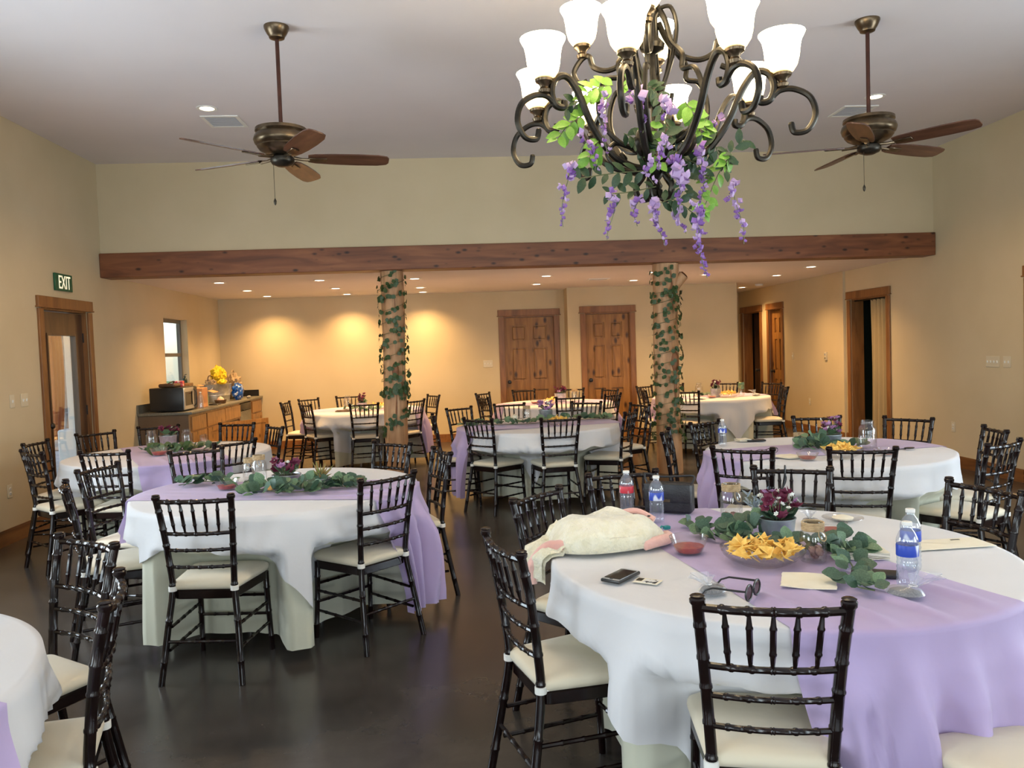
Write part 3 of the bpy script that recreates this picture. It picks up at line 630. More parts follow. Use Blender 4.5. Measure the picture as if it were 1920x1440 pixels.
def raceme(x0, y0, x1, y1, n, Y=3.40, s0=.036, s1=.014):
    a = at(x0, y0, Y=Y); b = at(x1, y1, Y=Y+.0); b = Vector((b.x, a.y, b.z)); pts = []
    for k in range(8):
        u = k/7; pts.append(a.lerp(b, u)+Vector((.012*sin(5*u+x0), .01*sin(4*u+y0), 0)))
    WB.tube([p-WO for p in pts], .0016, 4)
    for k in range(n):
        u = (k+rnd.random()*.6)/n; p = a.lerp(b, u)+Vector((rnd.uniform(-1, 1), rnd.uniform(-1, 1), 0))*.020*(1-.6*u)+Vector((.012*sin(5*u+x0), .01*sin(4*u+y0), 0))
        blossom(p, s0+(s1-s0)*u*rnd.uniform(.8, 1.1), 0 if rnd.random() < .35+.5*u else 1)
for q in [(1063, 305, 1057, 425, 20, 3.25), (1098, 255, 1118, 320, 11, 3.3), (1133, 180, 1138, 292, 14, 3.25), (1150, 360, 1143, 450, 14, 3.25), (1192, 165, 1205, 250, 18, 3.2), (1196, 372, 1190, 425, 9, 3.3), (1234, 378, 1241, 462, 19, 3.3), (1256, 190, 1248, 230, 10, 3.15), (1268, 300, 1275, 385, 30, 3.25), (1266, 398, 1281, 438, 9, 3.35), (1302, 385, 1325, 522, 30, 3.2), (1312, 275, 1318, 380, 22, 3.3), (1340, 225, 1330, 255, 7, 3.4), (1380, 340, 1391, 458, 22, 3.3), (1245, 260, 1238, 320, 12, 3.2), (1215, 300, 1222, 345, 8, 3.2)]: raceme(*q)
for (x, y) in [(1248, 200), (1262, 210), (1254, 214), (1240, 190), (1196, 180), (1290, 335), (1275, 345), (1260, 330), (1268, 322)]: blossom(at(x, y, Y=3.12), .045, 1)
def spray(pts, kind, n, size, Y=3.35):
    P = [at(x, y, Y=Y)-WO for x, y in pts]; S = spline(P, 5) if len(P) > 2 else P
    WB.tube(S, .0022, 4)
    for k in range(n):
        u = (k+.5)/n*(len(S)-1); i = min(int(u), len(S)-2); p = S[i].lerp(S[i+1], u-i); tg = (S[i+1]-S[i]).normalized()
        sd = tg.cross(Vector((0, 1, 0))).normalized()*(1 if k % 2 else -1)
        put_leaf(W_, kind, p, tg*.5+sd*rnd.uniform(.5, 1)+Vector((0, rnd.uniform(-.6, .3), rnd.uniform(-.3, .2))), Vector((rnd.uniform(-.6, .6), -1, rnd.uniform(0, .9))), size*rnd.uniform(.8, 1.25))
for pts, kind, n, s in [([(1150, 160), (1115, 165), (1090, 185)], 'lime', 12, .062), ([(1095, 215), (1065, 235), (1045, 262)], 'lime', 11, .062), ([(1125, 260), (1110, 285), (1105, 300)], 'lime', 8, .06), ([(1215, 225), (1222, 250), (1232, 270)], 'lime', 8, .055),
                        ([(1285, 190), (1305, 225), (1318, 262)], 'lime', 14, .065), ([(1330, 215), (1320, 235), (1335, 250)], 'lime', 6, .05), ([(1370, 290), (1345, 330), (1318, 395)], 'lime', 12, .055), ([(1165, 165), (1185, 150), (1180, 170)], 'lime', 5, .05), ([(1230, 280), (1225, 300), (1238, 305)], 'lime', 5, .05),
                        ([(1215, 320), (1150, 325), (1085, 335)], 'dk', 13, .062), ([(1230, 350), (1180, 360), (1135, 365)], 'dk', 8, .055), ([(1100, 200), (1080, 190), (1060, 205)], 'dk', 8, .06), ([(1210, 160), (1235, 180), (1250, 240)], 'dk', 16, .06), ([(1240, 250), (1290, 270), (1330, 275)], 'dk', 16, .065),
                        ([(1340, 270), (1355, 295), (1395, 262)], 'dk', 11, .06), ([(1352, 300), (1362, 320), (1370, 290)], 'dk', 6, .05), ([(1260, 280), (1275, 310), (1285, 360)], 'dk', 14, .065), ([(1240, 380), (1265, 375), (1300, 400)], 'dk', 9, .06), ([(1200, 285), (1215, 260), (1245, 275)], 'dk', 12, .06), ([(1290, 300), (1310, 310), (1320, 330)], 'dk', 8, .055), ([(1170, 250), (1190, 262), (1210, 290)], 'dk', 8, .055), ([(1330, 330), (1310, 390), (1330, 395)], 'lime', 6, .045)]: spray(pts, kind, n, s)
WB.build('vine', 'stem', W_)
# ------------------------------------------------------------------ chiavari chair (faces +y, origin on the floor under the seat)
def ringed(path, r, rings, seg=8, rr=1.32, wd=.006):
    """tube along a polyline with bamboo rings at fractional lengths"""
    P = [Vector(p) for p in path]; L = [0]
    for a, b in zip(P, P[1:]): L.append(L[-1]+(b-a).length)
    tot = L[-1]
    def at_(s):
        for i in range(len(P)-1):
            if s <= L[i+1] or i == len(P)-2: return P[i].lerp(P[i+1], (s-L[i])/max(1e-9, L[i+1]-L[i]))
    st = {s: None for s in L}
    S = [(s, 1.) for s in L]
    for q in rings: S += [(q*tot-wd*1.2, 1.), (q*tot-wd*.5, rr), (q*tot+wd*.5, rr), (q*tot+wd*1.2, 1.)]
    S = sorted([x for x in S if -1e-6 <= x[0] <= tot+1e-6])
    rad = r if callable(r) else (lambda u: r)
    return MB().tube([at_(s) for s, _ in S], [rad(s/tot)*k for s, k in S], seg)
def make_chair():
    c = thing('chiavari_chair', '', 'chair')
    for s in (-1, 1):
        P = [(s*.196, -.262, 0), (s*.172, -.215, .26), (s*.152, -.188, .44), (s*.156, -.195, .56), (s*.168, -.218, .74), (s*.181, -.250, .895)]
        P = spline(P, 3)
        mb = ringed(P, lambda u: .0155, (.12, .33, .52, .63, .74, .83, .93), 10, 1.14, .006)
        q = P[-1]; mb.lathe([(.0155, -.006), (.020, 0), (.0205, .010), (.017, .014), (.019, .018), (.014, .021), (0, .021)], 10, Matrix.Translation(q))
        mb.build('back_post', 'chair', c)
        ringed([(s*.188, .186, 0), (s*.180, .172, .25), (s*.176, .166, .425)], lambda u: .013+.003*u, (.18, .5, .8), 10, 1.14, .006).build('front_leg', 'chair', c)
    def arc(hw, y, z, bow, n=8): return [(hw*(2*k/n-1), y-bow*(1-(2*k/n-1)**2), z) for k in range(n+1)]
    ringed(arc(.178, -.247, .882, .026), .0115, (.16, .33, .5, .67, .84), 8, 1.25).build('top_rail', 'chair', c)
    ringed(arc(.165, -.214, .722, .024), .0095, (.2, .35, .5, .65, .8), 8, 1.25).build('spindle_rail', 'chair', c)
    ringed(arc(.160, -.203, .640, .022), .0085, (.15, .32, .5, .68, .85), 8, 1.25).build('ladder_rail', 'chair', c)
    ringed(arc(.155, -.195, .556, .020), .0085, (.15, .32, .5, .68, .85), 8, 1.25).build('ladder_rail', 'chair', c)
    for k in range(5):
        u = (k-2)/3.1
        a = Vector((.165*u*1.0, -.214-.024*(1-u*u), .722)); b = Vector((.178*u*1.02, -.247-.026*(1-u*u), .882))
        ringed([a, b], lambda t_: .0042+.0048*sin(pi*min(1, max(0, t_)))**.8, (.28, .72), 7, 1.2, .005).build('spindle', 'chair', c)
    for s in (-1, 1):
        for z in (.155, .265):
            ringed([(s*(.180-.03*z/.4), -.232+.03*z/.26, z), (s*.183, .178, z)], .008, (.2, .4, .6, .8), 7, 1.22).build('side_stretcher', 'chair', c)
    for z in (.20, .30): ringed([(-.18, .174, z), (.18, .174, z)], .008, (.2, .4, .6, .8), 7, 1.22).build('front_stretcher', 'chair', c)
    ringed([(-.178, -.226, .20), (.178, -.226, .20)], .008, (.2, .4, .6, .8), 7, 1.22).build('rear_stretcher', 'chair', c)
    def outline(g, n=7):
        pts = [(-.150-g, -.178-g), (.150+g, -.178-g), (.196+g, .180+g), (-.196-g, .180+g)]; rs = [.03, .03, .07, .07]; out = []
        for i in range(4):
            p = Vector((*pts[i], 0)); a = (Vector((*pts[i-1], 0))-p).normalized(); b = (Vector((*pts[(i+1) % 4], 0))-p).normalized(); r_ = rs[i]
            for k in range(n):
                t_ = k/(n-1); out.append((p+a*r_*(1-t_)**2+b*r_*t_**2))
        return out
    O = outline(0); n = len(O); fr = MB()
    lay = [(.0, .392), (.004, .396), (.004, .432), (0, .436)]
    for g, z in lay:
        for p in outline(g): fr.v.append((p.x, p.y, z))
    for j in range(3):
        for i in range(n): fr.f.append((j*n+i, j*n+(i+1) % n, (j+1)*n+(i+1) % n, (j+1)*n+i))
    fr.f += [tuple(reversed(range(n))), tuple(3*n+i for i in range(n))]; fr.build('seat_frame', 'chair', c)
    cu = MB(); lay = [(-.012, .437), (.008, .441), (.014, .455), (.012, .470), (-.002, .481), (-.03, .487), (-.08, .490)]
    for g, z in lay:
        for p in outline(g): cu.v.append((p.x, p.y, z))
    for j in range(len(lay)-1):
        for i in range(n): cu.f.append((j*n+i, j*n+(i+1) % n, (j+1)*n+(i+1) % n, (j+1)*n+i))
    cu.f += [tuple(reversed(range(n))), tuple((len(lay)-1)*n+i for i in range(n))]
    C = cu.build('cushion', 'cushion', c, ang=70)
    for s in (-1, 1): MB().lathe([(.0165, -.012), (.020, -.011), (.020, .011), (.0165, .012)], 10, Tr(s*.152, -.188, .447), cap=False).box((s*.150, -.168, .447), (.022, .02, .012)).build('strap', 'strap', C)
    return c
CHAIR = make_chair(); chair_used = [False]
def place_chair(m, face, label, group=None):
    a = radians(face); n = Vector((cos(a), sin(a), 0)); o = Vector((m[0], m[1], 0))+n*.25
    rz = a-pi/2
    if not chair_used[0]:
        chair_used[0] = True; c = CHAIR; c.location = o; c.rotation_euler = (0, 0, rz); c['label'] = label
        CHAIR_CACHE_ROOT.append(c)
    else: c = dup(CHAIR, o, rz, label, group)
    if group: c['group'] = group
    return o, n
CHAIR_CACHE_ROOT = []
# ------------------------------------------------------------------ tables and cloths
RT_, ZT = .815, .766
TB = {}
GENERIC = 'dark ivory-cushioned chair at '
class Table: pass
def smooth_arr(a, k):
    n = len(a)
    return [sum(a[(i+j) % n] for j in range(-k, k+1))/(2*k+1) for i in range(n)]
def table(key, c, chairs, what, where, group, over, runner, seed, legs=True):
    t = Table(); t.c = Vector((c[0], c[1], 0)); TB[key] = t; rnd = random.Random(seed)
    N = 360; allow = [9.]*N
    for ch in chairs:
        m = Vector((ch[0], ch[1], 0)); v = m-t.c; d = v.length
        if d < .885: m = t.c+v*(.885/d)
        if d > 1.27 and len(ch) < 5: m = t.c+v*(1.27/d)
        if len(ch) > 3 and ch[3]: lab, gr = ch[3], None
        else: lab, gr = GENERIC+where, group
        o, n = place_chair((m.x, m.y), ch[2], lab, gr)
        rel = o-t.c; s = n.cross(Vector((0, 0, 1)))
        for i in range(N):
            th = 2*pi*i/N; u = Vector((cos(th), sin(th), 0)); best = 9
            # march outwards until the ray enters the seat footprint
            for r_ in [x*.01 for x in range(30, 92)]:
                q = u*r_-rel
                if -.26 < q.dot(n) < .208 and abs(q.dot(s)) < .19+.045*min(1, max(0, (q.dot(n)+.18)/.36)): best = r_-.010; break
            allow[i] = min(allow[i], best)
    capped = [min(a, RT_+.035) for a in allow]
    mn = [min(capped[(i+j) % N] for j in range(-1, 2)) for i in range(N)]
    t.dent = smooth_arr(smooth_arr(mn, 1), 1)
    nf = rnd.choice((13, 14, 15)); p1, p2, p3 = [rnd.random()*6 for _ in range(3)]
    t.hasdent = [a < RT_+.01 for a in allow]
    def base_r(th, d):
        f = .5+.5*cos(nf*th+p1+.7*sin(2*th+p2)); g = .5+.5*cos(5*th+p3)
        r_ = RT_+.004+min(1, d/.62)*(.052*f*f+.016*g)*sstep(0, .14, d)
        x = (th % (2*pi))/(2*pi)*N; i = int(x) % N; a = t.dent[i]*(1-(x-int(x)))+t.dent[(i+1) % N]*(x-int(x))
        w_ = sstep(.17, .262, d)
        if a < RT_+.03:
            rd = a-.02*(1-f)*min(1, d/.5)
            r_ = r_+(min(r_, rd)-r_)*w_
        return r_
    def over_r(th, d):
        f = .5+.5*cos(10*th+p2+1.2*sin(3*th+p1))
        return base_r(th, d)+.007+.042*f*f*sstep(.02, .30, d)+.012*sstep(.05, .4, d)
    t.base_r, t.over_r = base_r, over_r
    T = thing('banquet_table', 'round banquet table hidden under its cloths, '+what, 'table', (c[0], c[1], 0))
    MB().lathe([(0, .727), (RT_-.01, .727), (RT_-.004, .731), (RT_-.004, .751), (RT_-.01, .755), (0, .755)], 48).build('tabletop', 'cabside', T)
    for k in range(4):
        a = radians(45+90*k+seed*7); MB().tube([(.28*cos(a), .28*sin(a), 0), (.26*cos(a), .26*sin(a), .727)], .016, 10).build('leg', 'steel', T)
    # floor-length ivory cloth
    NT = 220
    prof = [(0, 0), (.30, 0), (.60, 0), (RT_-.016, 0)]
    ds = [.012, .035, .07, .11, .15, .19, .23, .27, .33, .40, .48, .56, .64, .70]
    def cb(i, j):
        th = 2*pi*i/NT
        if j < 4: r_ = prof[j][0]; z = .7605
        elif j == 4: r_ = RT_-.001; z = .7575
        else:
            d = ds[j-5]; r_ = base_r(th, d); lift = .018*(.5+.5*sin(3*th+p3))*(d/.7)
            z = .7605-d+lift
            if j == 5: r_ = RT_+.001
        return (r_*cos(th), r_*sin(th), z)
    o = MB().grid(cb, NT, 5+len(ds), True).build('tablecloth', 'ivory', None, (c[0], c[1], 0), ang=180)
    tag(o, 'floor-length ivory cloth on the table '+what, 'tablecloth')
    # white square overlay
    S, phi = over[0], radians(over[1]); NT2 = 240; nr = 12
    def drop(th):
        dl = (th-phi-pi/4) % (pi/2); dl = min(dl, pi/2-dl); return max(.06, S/2/cos(dl)-RT_)
    def co(i, j):
        th = 2*pi*i/NT2
        if j < 3: r_ = (0, .45, RT_-.014)[j]; z = .7635
        elif j == 3: r_ = RT_+.006; z = .7608
        else:
            u = (j-3)/nr; d = .012+(drop(th)-.012)*u; r_ = max(over_r(th, d), RT_+.011 if d < .12 else 0); z = .7635-d+.008*sin(23*th)*u
        return (r_*cos(th), r_*sin(th), z)
    o = MB().grid(co, NT2, 4+nr, True).build('overlay_cloth', 'white', None, (c[0], c[1], 0), ang=180)
    tag(o, 'white square overlay on the table '+what, 'tablecloth')
    # lavender runner
    psi, w0, w1, off, dm, dp = runner[:6]; gat = runner[6] if len(runner) > 6 else .55; psi = radians(psi); NV = 64; NU = 16; NH = 18
    def rr(i, j):
        v = 2*i/(NV-1)-1
        if j < NH: side = -1; d = dm*(1-j/NH)**2; u = -1
        elif j >= NH+NU+1: side = 1; d = dp*((j-NH-NU)/NH)**1.7; u = 1
        else: side = 0; d = 0; u = -1+2*(j-NH)/NU
        wdt = w0+(w1-w0)*(u+1)/2
        ylat = off+v*wdt/2
        if side == 0:
            xe = sqrt(max(.01, RT_*RT_-ylat*ylat)); x = u*(xe-.004); y_ = ylat
            wr = .0022*sin(7*v+3*u+p1)*sin(4*u+2*v)+.0012*sin(19*v+6*u)
            edge = sstep(.80, 1, abs(u))
            z = ZT+max(-.0012, wr)*(1-edge)+.013*max(0, sin(11*v+1.6*sin(2*v+p3)+1.5*(1-u)+p2))**3*sstep(.30, .9, u)*(1-sstep(.93, 1, abs(u)))
            return (x*cos(psi)-y_*sin(psi), x*sin(psi)+y_*cos(psi), z)
        g = 1-gat*sstep(0, .7, d); yl = off+(v*wdt/2)*g+.03*d*side
        al = math.asin(max(-.95, min(.95, yl/RT_))); th = psi+al if side > 0 else psi+pi-al
        f = (.5+.5*sin(11*v+1.6*sin(2*v+p3)+p2))**1.5
        r_ = max(over_r(th, max(d, .03)), over_r(th+.05, max(d, .03)), over_r(th-.05, max(d, .03)), RT_+.013)+.008+.072*f*sstep(.01, .30, d)
        r_ = max(r_, RT_+.019) if d < .06 else r_
        if d < .004: r_ = RT_+.016
        return (r_*cos(th), r_*sin(th), ZT-.002-d)
    o = MB().grid(rr, NV, NH+NU+1+NH).build('table_runner', 'lav', None, (c[0], c[1], 0), ang=180)
    tag(o, 'sheer lavender runner across the table '+what, 'table runner')
    return t
table('T1', (1.134, 2.851), [(.75, 1.90, 76, 'dark mahogany chair with its back behind the sunglasses and tulle sachet'), (.12, 2.64, 16, 'dark mahogany chair pulled out beside the phone and printed card'), (.32, 3.49, -40, 'dark mahogany chair tucked in by the cream fleece jacket'),
    (.80, 3.96, -80, 'dark mahogany chair behind the red-labelled bottle and black handbag'), (1.64, 3.87, -113, 'dark mahogany chair with a black strap looped on its top rail'), (2.19, 3.20, -167, 'dark mahogany chair beside the white envelope on the fleece-jacket table'), (1.43, 1.60, 98, 'dark mahogany chair at the lavender end of the fleece-jacket table, seat pulled clear', 1)],
    'that holds the cream fleece jacket', 'the table holding the cream fleece jacket', 'chairs around the fleece-jacket table', (1.95, -132), (-77, .50, .74, -.06, .45, .70, .28), 1)
table('T2', (-1.108, 4.814), [(-1.28, 3.82, 84, 'dark mahogany chair whose back stands before the salsa bowl of the succulent table'), (-.40, 4.20, 135, 'dark mahogany chair angled beside the lavender runner end of the succulent table'), (-.14, 5.18, -161, 'dark chair drawn back from the succulent table toward the open floor'), (-1.92, 5.82, -57, 'dark chair of the succulent table backing onto the exit-door table'), (-.51, 5.75, -130, 'dark chair on the post side of the succulent table, tucked behind it'), (-2.27, 5.08, -14, 'dark chair of the succulent table on its wall side, nearer the exit door'), (-2.12, 4.36, 26, 'dark chair of the succulent table on its wall side, nearer the empty table')],
    'that holds the small succulent tin', 'the table holding the small succulent tin', 'chairs around the succulent table', (1.95, -64), (-13, .62, .60, -.08, .25, .68, .6), 2)
table('T3', (-2.491, 6.919), [(-3.22, 6.14, 48, 'dark chair of the exit-door table nearest the wall outlet'), (-3.58, 6.90, -2, 'dark chair of the exit-door table nearest the wall light switches'), (-3.40, 7.60, -36, 'dark chair standing directly in front of the glazed exit door'), (-3.0, 8.06, -70, 'dark chair behind the mason jars, before the end panel of the counter'), (-2.23, 8.03, -104, 'dark chair of the exit-door table in front of the pine counter doors'), (-1.74, 7.51, -145, 'dark chair of the exit-door table nearest the knot-hole post'), (-2.61, 5.95, 83, 'dark chair against the white overlay side of the exit-door table'), (-1.77, 6.30, 139, 'dark chair at the lavender runner end of the exit-door table')],
    'nearest the glazed exit door', 'the round table nearest the glazed exit door', 'chairs around the exit-door table', (1.95, -142), (-62, .62, .66, 0, .3, .55), 3)
table('T4', (.775, 8.08), [(.24, 7.55, 45, 'dark ivory-cushioned chair nearest the hanging lavender of the table before the posts'), (.89, 7.25, 98, 'dark ivory-cushioned chair whose back stands before the chips on the table before the posts'), (-.29, 8.05, 4, 'dark ivory-cushioned chair at the draped lavender end of the table before the posts'), (-.03, 9.0, -50, 'dark ivory-cushioned chair of the table before the posts, standing beside the knot-hole post'), (1.64, 7.62, 150, 'dark ivory-cushioned chair at the garland-tip end of the table before the posts'), (1.93, 8.5, -159, 'dark ivory-cushioned chair of the table before the posts, standing beside the branch-stub post'), (.56, 9.30, -80, 'dark ivory-cushioned chair behind the jar of the table before the posts'), (1.45, 9.15, -121, 'dark ivory-cushioned chair behind the garland tip of the table before the posts')],
    'just before the two vine-wrapped posts', 'the table just before the two vine-wrapped posts', 'chairs around the table before the posts', (1.95, -102), (-168, .60, .62, .02, .12, .66), 4)
table('T5', (-1.361, 11.293), [(-2.49, 11.42, -7, 'dark ivory-cushioned chair of the blank-wall table nearest the galvanized tub'), (-2.28, 12.05, -41, 'dark ivory-cushioned chair of the blank-wall table nearest the alcove corner'), (-2.08, 10.8, 35, 'dark ivory-cushioned chair of the blank-wall table nearest the microwave'), (-1.75, 12.45, -72, 'dark ivory-cushioned chair behind the jar of the blank-wall table'), (-1.26, 10.4, 97, 'dark ivory-cushioned chair whose back stands before the flower tin of the blank-wall table'), (-.61, 10.75, 144, 'dark ivory-cushioned chair of the blank-wall table just past the knot-hole post'), (-.41, 11.84, -150, 'dark ivory-cushioned chair at the lavender end of the blank-wall table'), (-1.02, 12.42, -107, 'dark ivory-cushioned chair of the blank-wall table hidden behind the knot-hole post')],
    'by the blank alcove wall beside the counter', 'the table by the blank alcove wall beside the counter', 'chairs around the blank-wall table', (1.95, -110), (-8, .6, .6, 0, .3, .62), 5)
table('T6', (1.312, 11.146), [(1.40, 10.17, 95, 'dark ivory-cushioned chair whose back stands before the flower tin of the panel-door table'), (2.01, 10.42, 135, 'dark ivory-cushioned chair of the panel-door table nearest the branch-stub post'), (.97, 12.3, -75, 'dark ivory-cushioned chair standing before the panel door beside the three-gang switch'), (1.72, 12.22, -110, 'dark ivory-cushioned chair behind the jar of the panel-door table'), (2.2, 11.62, -152, 'dark ivory-cushioned chair standing before the panel door past the wall jog'), (.32, 11.84, -35, 'dark ivory-cushioned chair of the panel-door table nearest the three-gang switch plate'), (.30, 10.83, 18, 'dark ivory-cushioned chair of the panel-door table nearest the blank-wall table')],
    'in front of the two closed panel doors', 'the table in front of the two closed panel doors', 'chairs around the panel-door table', (1.95, -95), (4, .6, .6, 0, .3, .5), 6)
table('T7', (3.58, 11.21), [(2.83, 12.13, -52, 'dark ivory-cushioned chair of the hall-doorway table nearest the panel-door table'), (3.0, 10.45, 53, 'dark ivory-cushioned chair of the hall-doorway table just past the branch-stub post'), (4.15, 12.2, -121, 'dark ivory-cushioned chair behind the chip bowl of the hall-doorway table'), (4.7, 11.75, -153, 'dark ivory-cushioned chair of the hall-doorway table nearest the dark doorway'), (4.44, 10.62, 168, 'dark ivory-cushioned chair turned sideways at the hall-doorway table, seat facing the post'), (3.35, 12.4, -80, 'dark ivory-cushioned chair behind the jar of the hall-doorway table'), (2.6, 11.2, -2, 'dark ivory-cushioned chair of the hall-doorway table hidden behind the branch-stub post')],
    'near the open dark doorway of the hall', 'the table near the open dark hall doorway', 'chairs around the hall-doorway table', (1.95, -84), (10, .6, .6, 0, .3, .3), 7)
table('T8', (2.54, 5.41), [(1.68, 4.68, 55, 'dark chair on the folded-napkin side of the curtain-door table'), (2.31, 4.45, 74, 'dark chair whose back stands before the chip bowl of the curtain-door table'), (3.17, 4.45, 118, 'dark chair of the curtain-door table nearest the white envelope'), (3.57, 5.10, 166, 'dark chair of the curtain-door table nearest the side wall'), (3.49, 6.0, -142, 'dark chair standing in front of the curtained doorway'), (2.92, 6.37, -107, 'dark chair behind the mauve flower tin of the curtain-door table'), (1.97, 6.33, -56, 'dark chair right behind the lone water bottle of the curtain-door table'), (1.50, 5.78, -22, 'dark chair at the draped lavender end of the curtain-door table')],
    'nearest the curtained doorway', 'the table nearest the curtained doorway', 'chairs around the curtain-door table', (1.95, -108), (-170, .58, .60, -.06, .1, .60), 8)
table('T9', (-1.927, 1.91), [(-1.39, 2.98, -126, 'dark chair of the empty table backing onto the succulent table'), (-1.02, 2.33, -163, 'dark chair of the empty table backing onto the open dark floor')],
    'with nothing set out on its lavender runner', 'the empty table with only a lavender runner', 'chairs around the empty table', (1.95, 28), (-24, .60, .66, .0, .3, .65), 9)
# ------------------------------------------------------------------ tableware builders
ZI = ZT+.0035
def jar(px, py, label, h_=.165, r_=.047, twine=True, fill=None, group=None, scale=1.):
    p = at(px, py, z=ZI); t = thing('mason_jar', label, 'jar', (p.x, p.y, ZI), 0, group); h_ *= scale; r_ *= scale
    MB().lathe([(0, .001), (r_*.9, .001), (r_, .008), (r_, h_*.68), (r_*.9, h_*.78), (r_*.72, h_*.83), (r_*.72, h_*.98), (r_*.76, h_), (r_*.68, h_), (r_*.66, h_*.84), (r_*.88, h_*.74), (r_*.94, h_*.66), (r_*.94, .012), (0, .010)], 22).build('glass_body', 'glass', t)
    for z in (.88, .92): MB().tube([(r_*.735*cos(a), r_*.735*sin(a), h_*z) for a in [2*pi*k/18 for k in range(18)]], .0022, 5, True).build('neck_thread', 'glass', t)
    if twine:
        for k in range(5): MB().tube([(r_*.79*cos(a), r_*.79*sin(a), h_*.84+.006*k) for a in [2*pi*q/16 for q in range(16)]], .0034, 5, True).build('twine_wrap', 'twine', t)
        MB().tube(spline([(.004, -r_*.8, h_*.86), (.02, -r_*.95, h_*.8), (.026, -r_*1.02, h_*.66), (.016, -r_*1.02, h_*.6), (.002, -r_*.95, h_*.72), (.004, -r_*.85, h_*.85)], 4), .0018, 5).build('bow', 'twine', t)
    if fill:
        rr = random.Random(px)
        for k in range(9):
            a = rr.random()*6.28; q = rr.random()*r_*.55
            MB().lathe([(0, 0), (.014, .006), (.016, .014), (.006, .02), (0, .02)], 7, Tr(q*cos(a), q*sin(a), .012+rr.random()*.03, rx=rr.random(), ry=rr.random())).build('dried_bloom', fill, t)
    return t
def bowl(px, py, label, r_=.062, h_=.062, sal=True, group=None):
    p = at(px, py, z=ZI); t = thing('salsa_bowl', label, 'bowl', (p.x, p.y, ZI), 0, group)
    MB().lathe([(0, .001), (r_*.62, .001), (r_*.66, .004), (r_*.82, h_*.45), (r_, h_), (r_*.97, h_), (r_*.79, h_*.45), (r_*.63, .006), (0, .005)], 26).build('glass_wall', 'glass', t)
    MB().tube([(r_*.985*cos(a), r_*.985*sin(a), h_) for a in [2*pi*k/26 for k in range(26)]], .0018, 5, True).build('rim', 'glass', t)
    if sal:
        o = MB().lathe([(0, .0065), (r_*.61, .0075), (r_*.76, h_*.42), (r_*.77, h_*.46), (r_*.4, h_*.475), (0, h_*.47)], 22).build('salsa', 'salsa', None, (p.x, p.y, ZI))
        tag(o, 'red salsa inside the '+label, 'sauce')
    return t
def chip_mesh():
    mb = MB(); s = .036; vs = []
    n = 5
    tri = [Vector((0, s, 0)), Vector((-s*.87, -s*.5, 0)), Vector((s*.87, -s*.5, 0))]; ring = []
    for i in range(3):
        for k in range(3):
            p = tri[i].lerp(tri[(i+1) % 3], k/3); ring.append(p)
    for z in (0, .0022):
        for p in ring: vs.append((p.x, p.y, z+.22*(p.x**2)/s+.10*p.y*p.x/s))
        vs.append((0, 0, z-.002))
    m = len(ring); fs = []
    for i in range(m):
        j = (i+1) % m; fs += [(m, j, i), (m+1+m, m+1+i, m+1+j), (i, j, m+1+j, m+1+i)]
    mb.v = vs; mb.f = fs; return mb.mesh('tortilla_chip', 'chip', ang=60)
CHIP = chip_mesh()
def chipbowl(px, py, label, where, n=40, r_=.125, h_=.055, seed=1, scale=1.):
    p = at(px, py, z=ZI); t = thing('chip_bowl', label, 'bowl', (p.x, p.y, ZI)); r_ *= scale; h_ *= scale
    S = 32; pr = [(.45, .002), (.52, .002), (.75, .30), (.92, .70), (1.0, 1.0), (.97, 1.0), (.88, .72), (.71, .34), (.5, .10), (.0, .09)]
    def fn(i, j):
        a = 2*pi*i/S; q, z = pr[j]; k = r_*q*(1+.03*cos(12*a)*(q > .6)); return (k*cos(a), k*sin(a), max(.001, h_*z+(.004*cos(12*a) if j in (4, 5) else 0)))
    MB().grid(fn, S, len(pr), True).build('glass_body', 'glass', t)
    rr = random.Random(seed)
    for k in range(n):
        a = rr.random()*6.283; q = sqrt(rr.random())*r_*.78; lay = rr.random()
        z = ZI+h_*.30+h_*.5*(q/r_)+ (1-(q/(r_*.9))**2)*.05*scale*lay+.012
        o = bpy.data.objects.new('tortilla_chip', CHIP); COL.objects.link(o); o.location = (p.x+q*cos(a), p.y+q*sin(a), z)
        o.rotation_euler = (rr.uniform(-.75, .75), rr.uniform(-.75, .75), rr.random()*6.28); s = rr.uniform(.85, 1.2)*scale; o.scale = (s, s, s)
        tag(o, 'yellow corn tortilla chip heaped in the glass bowl on '+where, 'chip', 'tortilla chips on '+where)
def bottle(px, py, label, m, h_=.20, r_=.032):
    p = at(px, py, z=ZI); t = thing('water_bottle', label, 'bottle', (p.x, p.y, ZI), random.random()*6)
    pr = [(0, .004), (r_*.6, .001), (r_*.92, .004), (r_, .014)]
    for k in range(5): z = .022+.014*k; pr += [(r_, z), (r_*.93, z+.006)]
    pr += [(r_*.97, .097), (r_*.97, h_*.66), (r_, h_*.68), (r_*.98, h_*.74), (r_*.72, h_*.84), (r_*.42, h_*.90), (r_*.40, h_*.93), (r_*.44, h_*.935), (r_*.40, h_*.945)]
    MB().lathe(pr, 22).build('body', 'bottle', t)
    MB().lathe([(r_*.99, .099), (r_*1.0, .100), (r_*1.0, h_*.65), (r_*.99, h_*.655)], 22, cap=False).build('label_band', m, t)
    MB().lathe([(r_*.45, h_*.943), (r_*.46, h_*.945), (r_*.46, h_*.995), (r_*.42, h_), (0, h_)], 16).build('cap', 'plastic', t)
FLOWER = {}
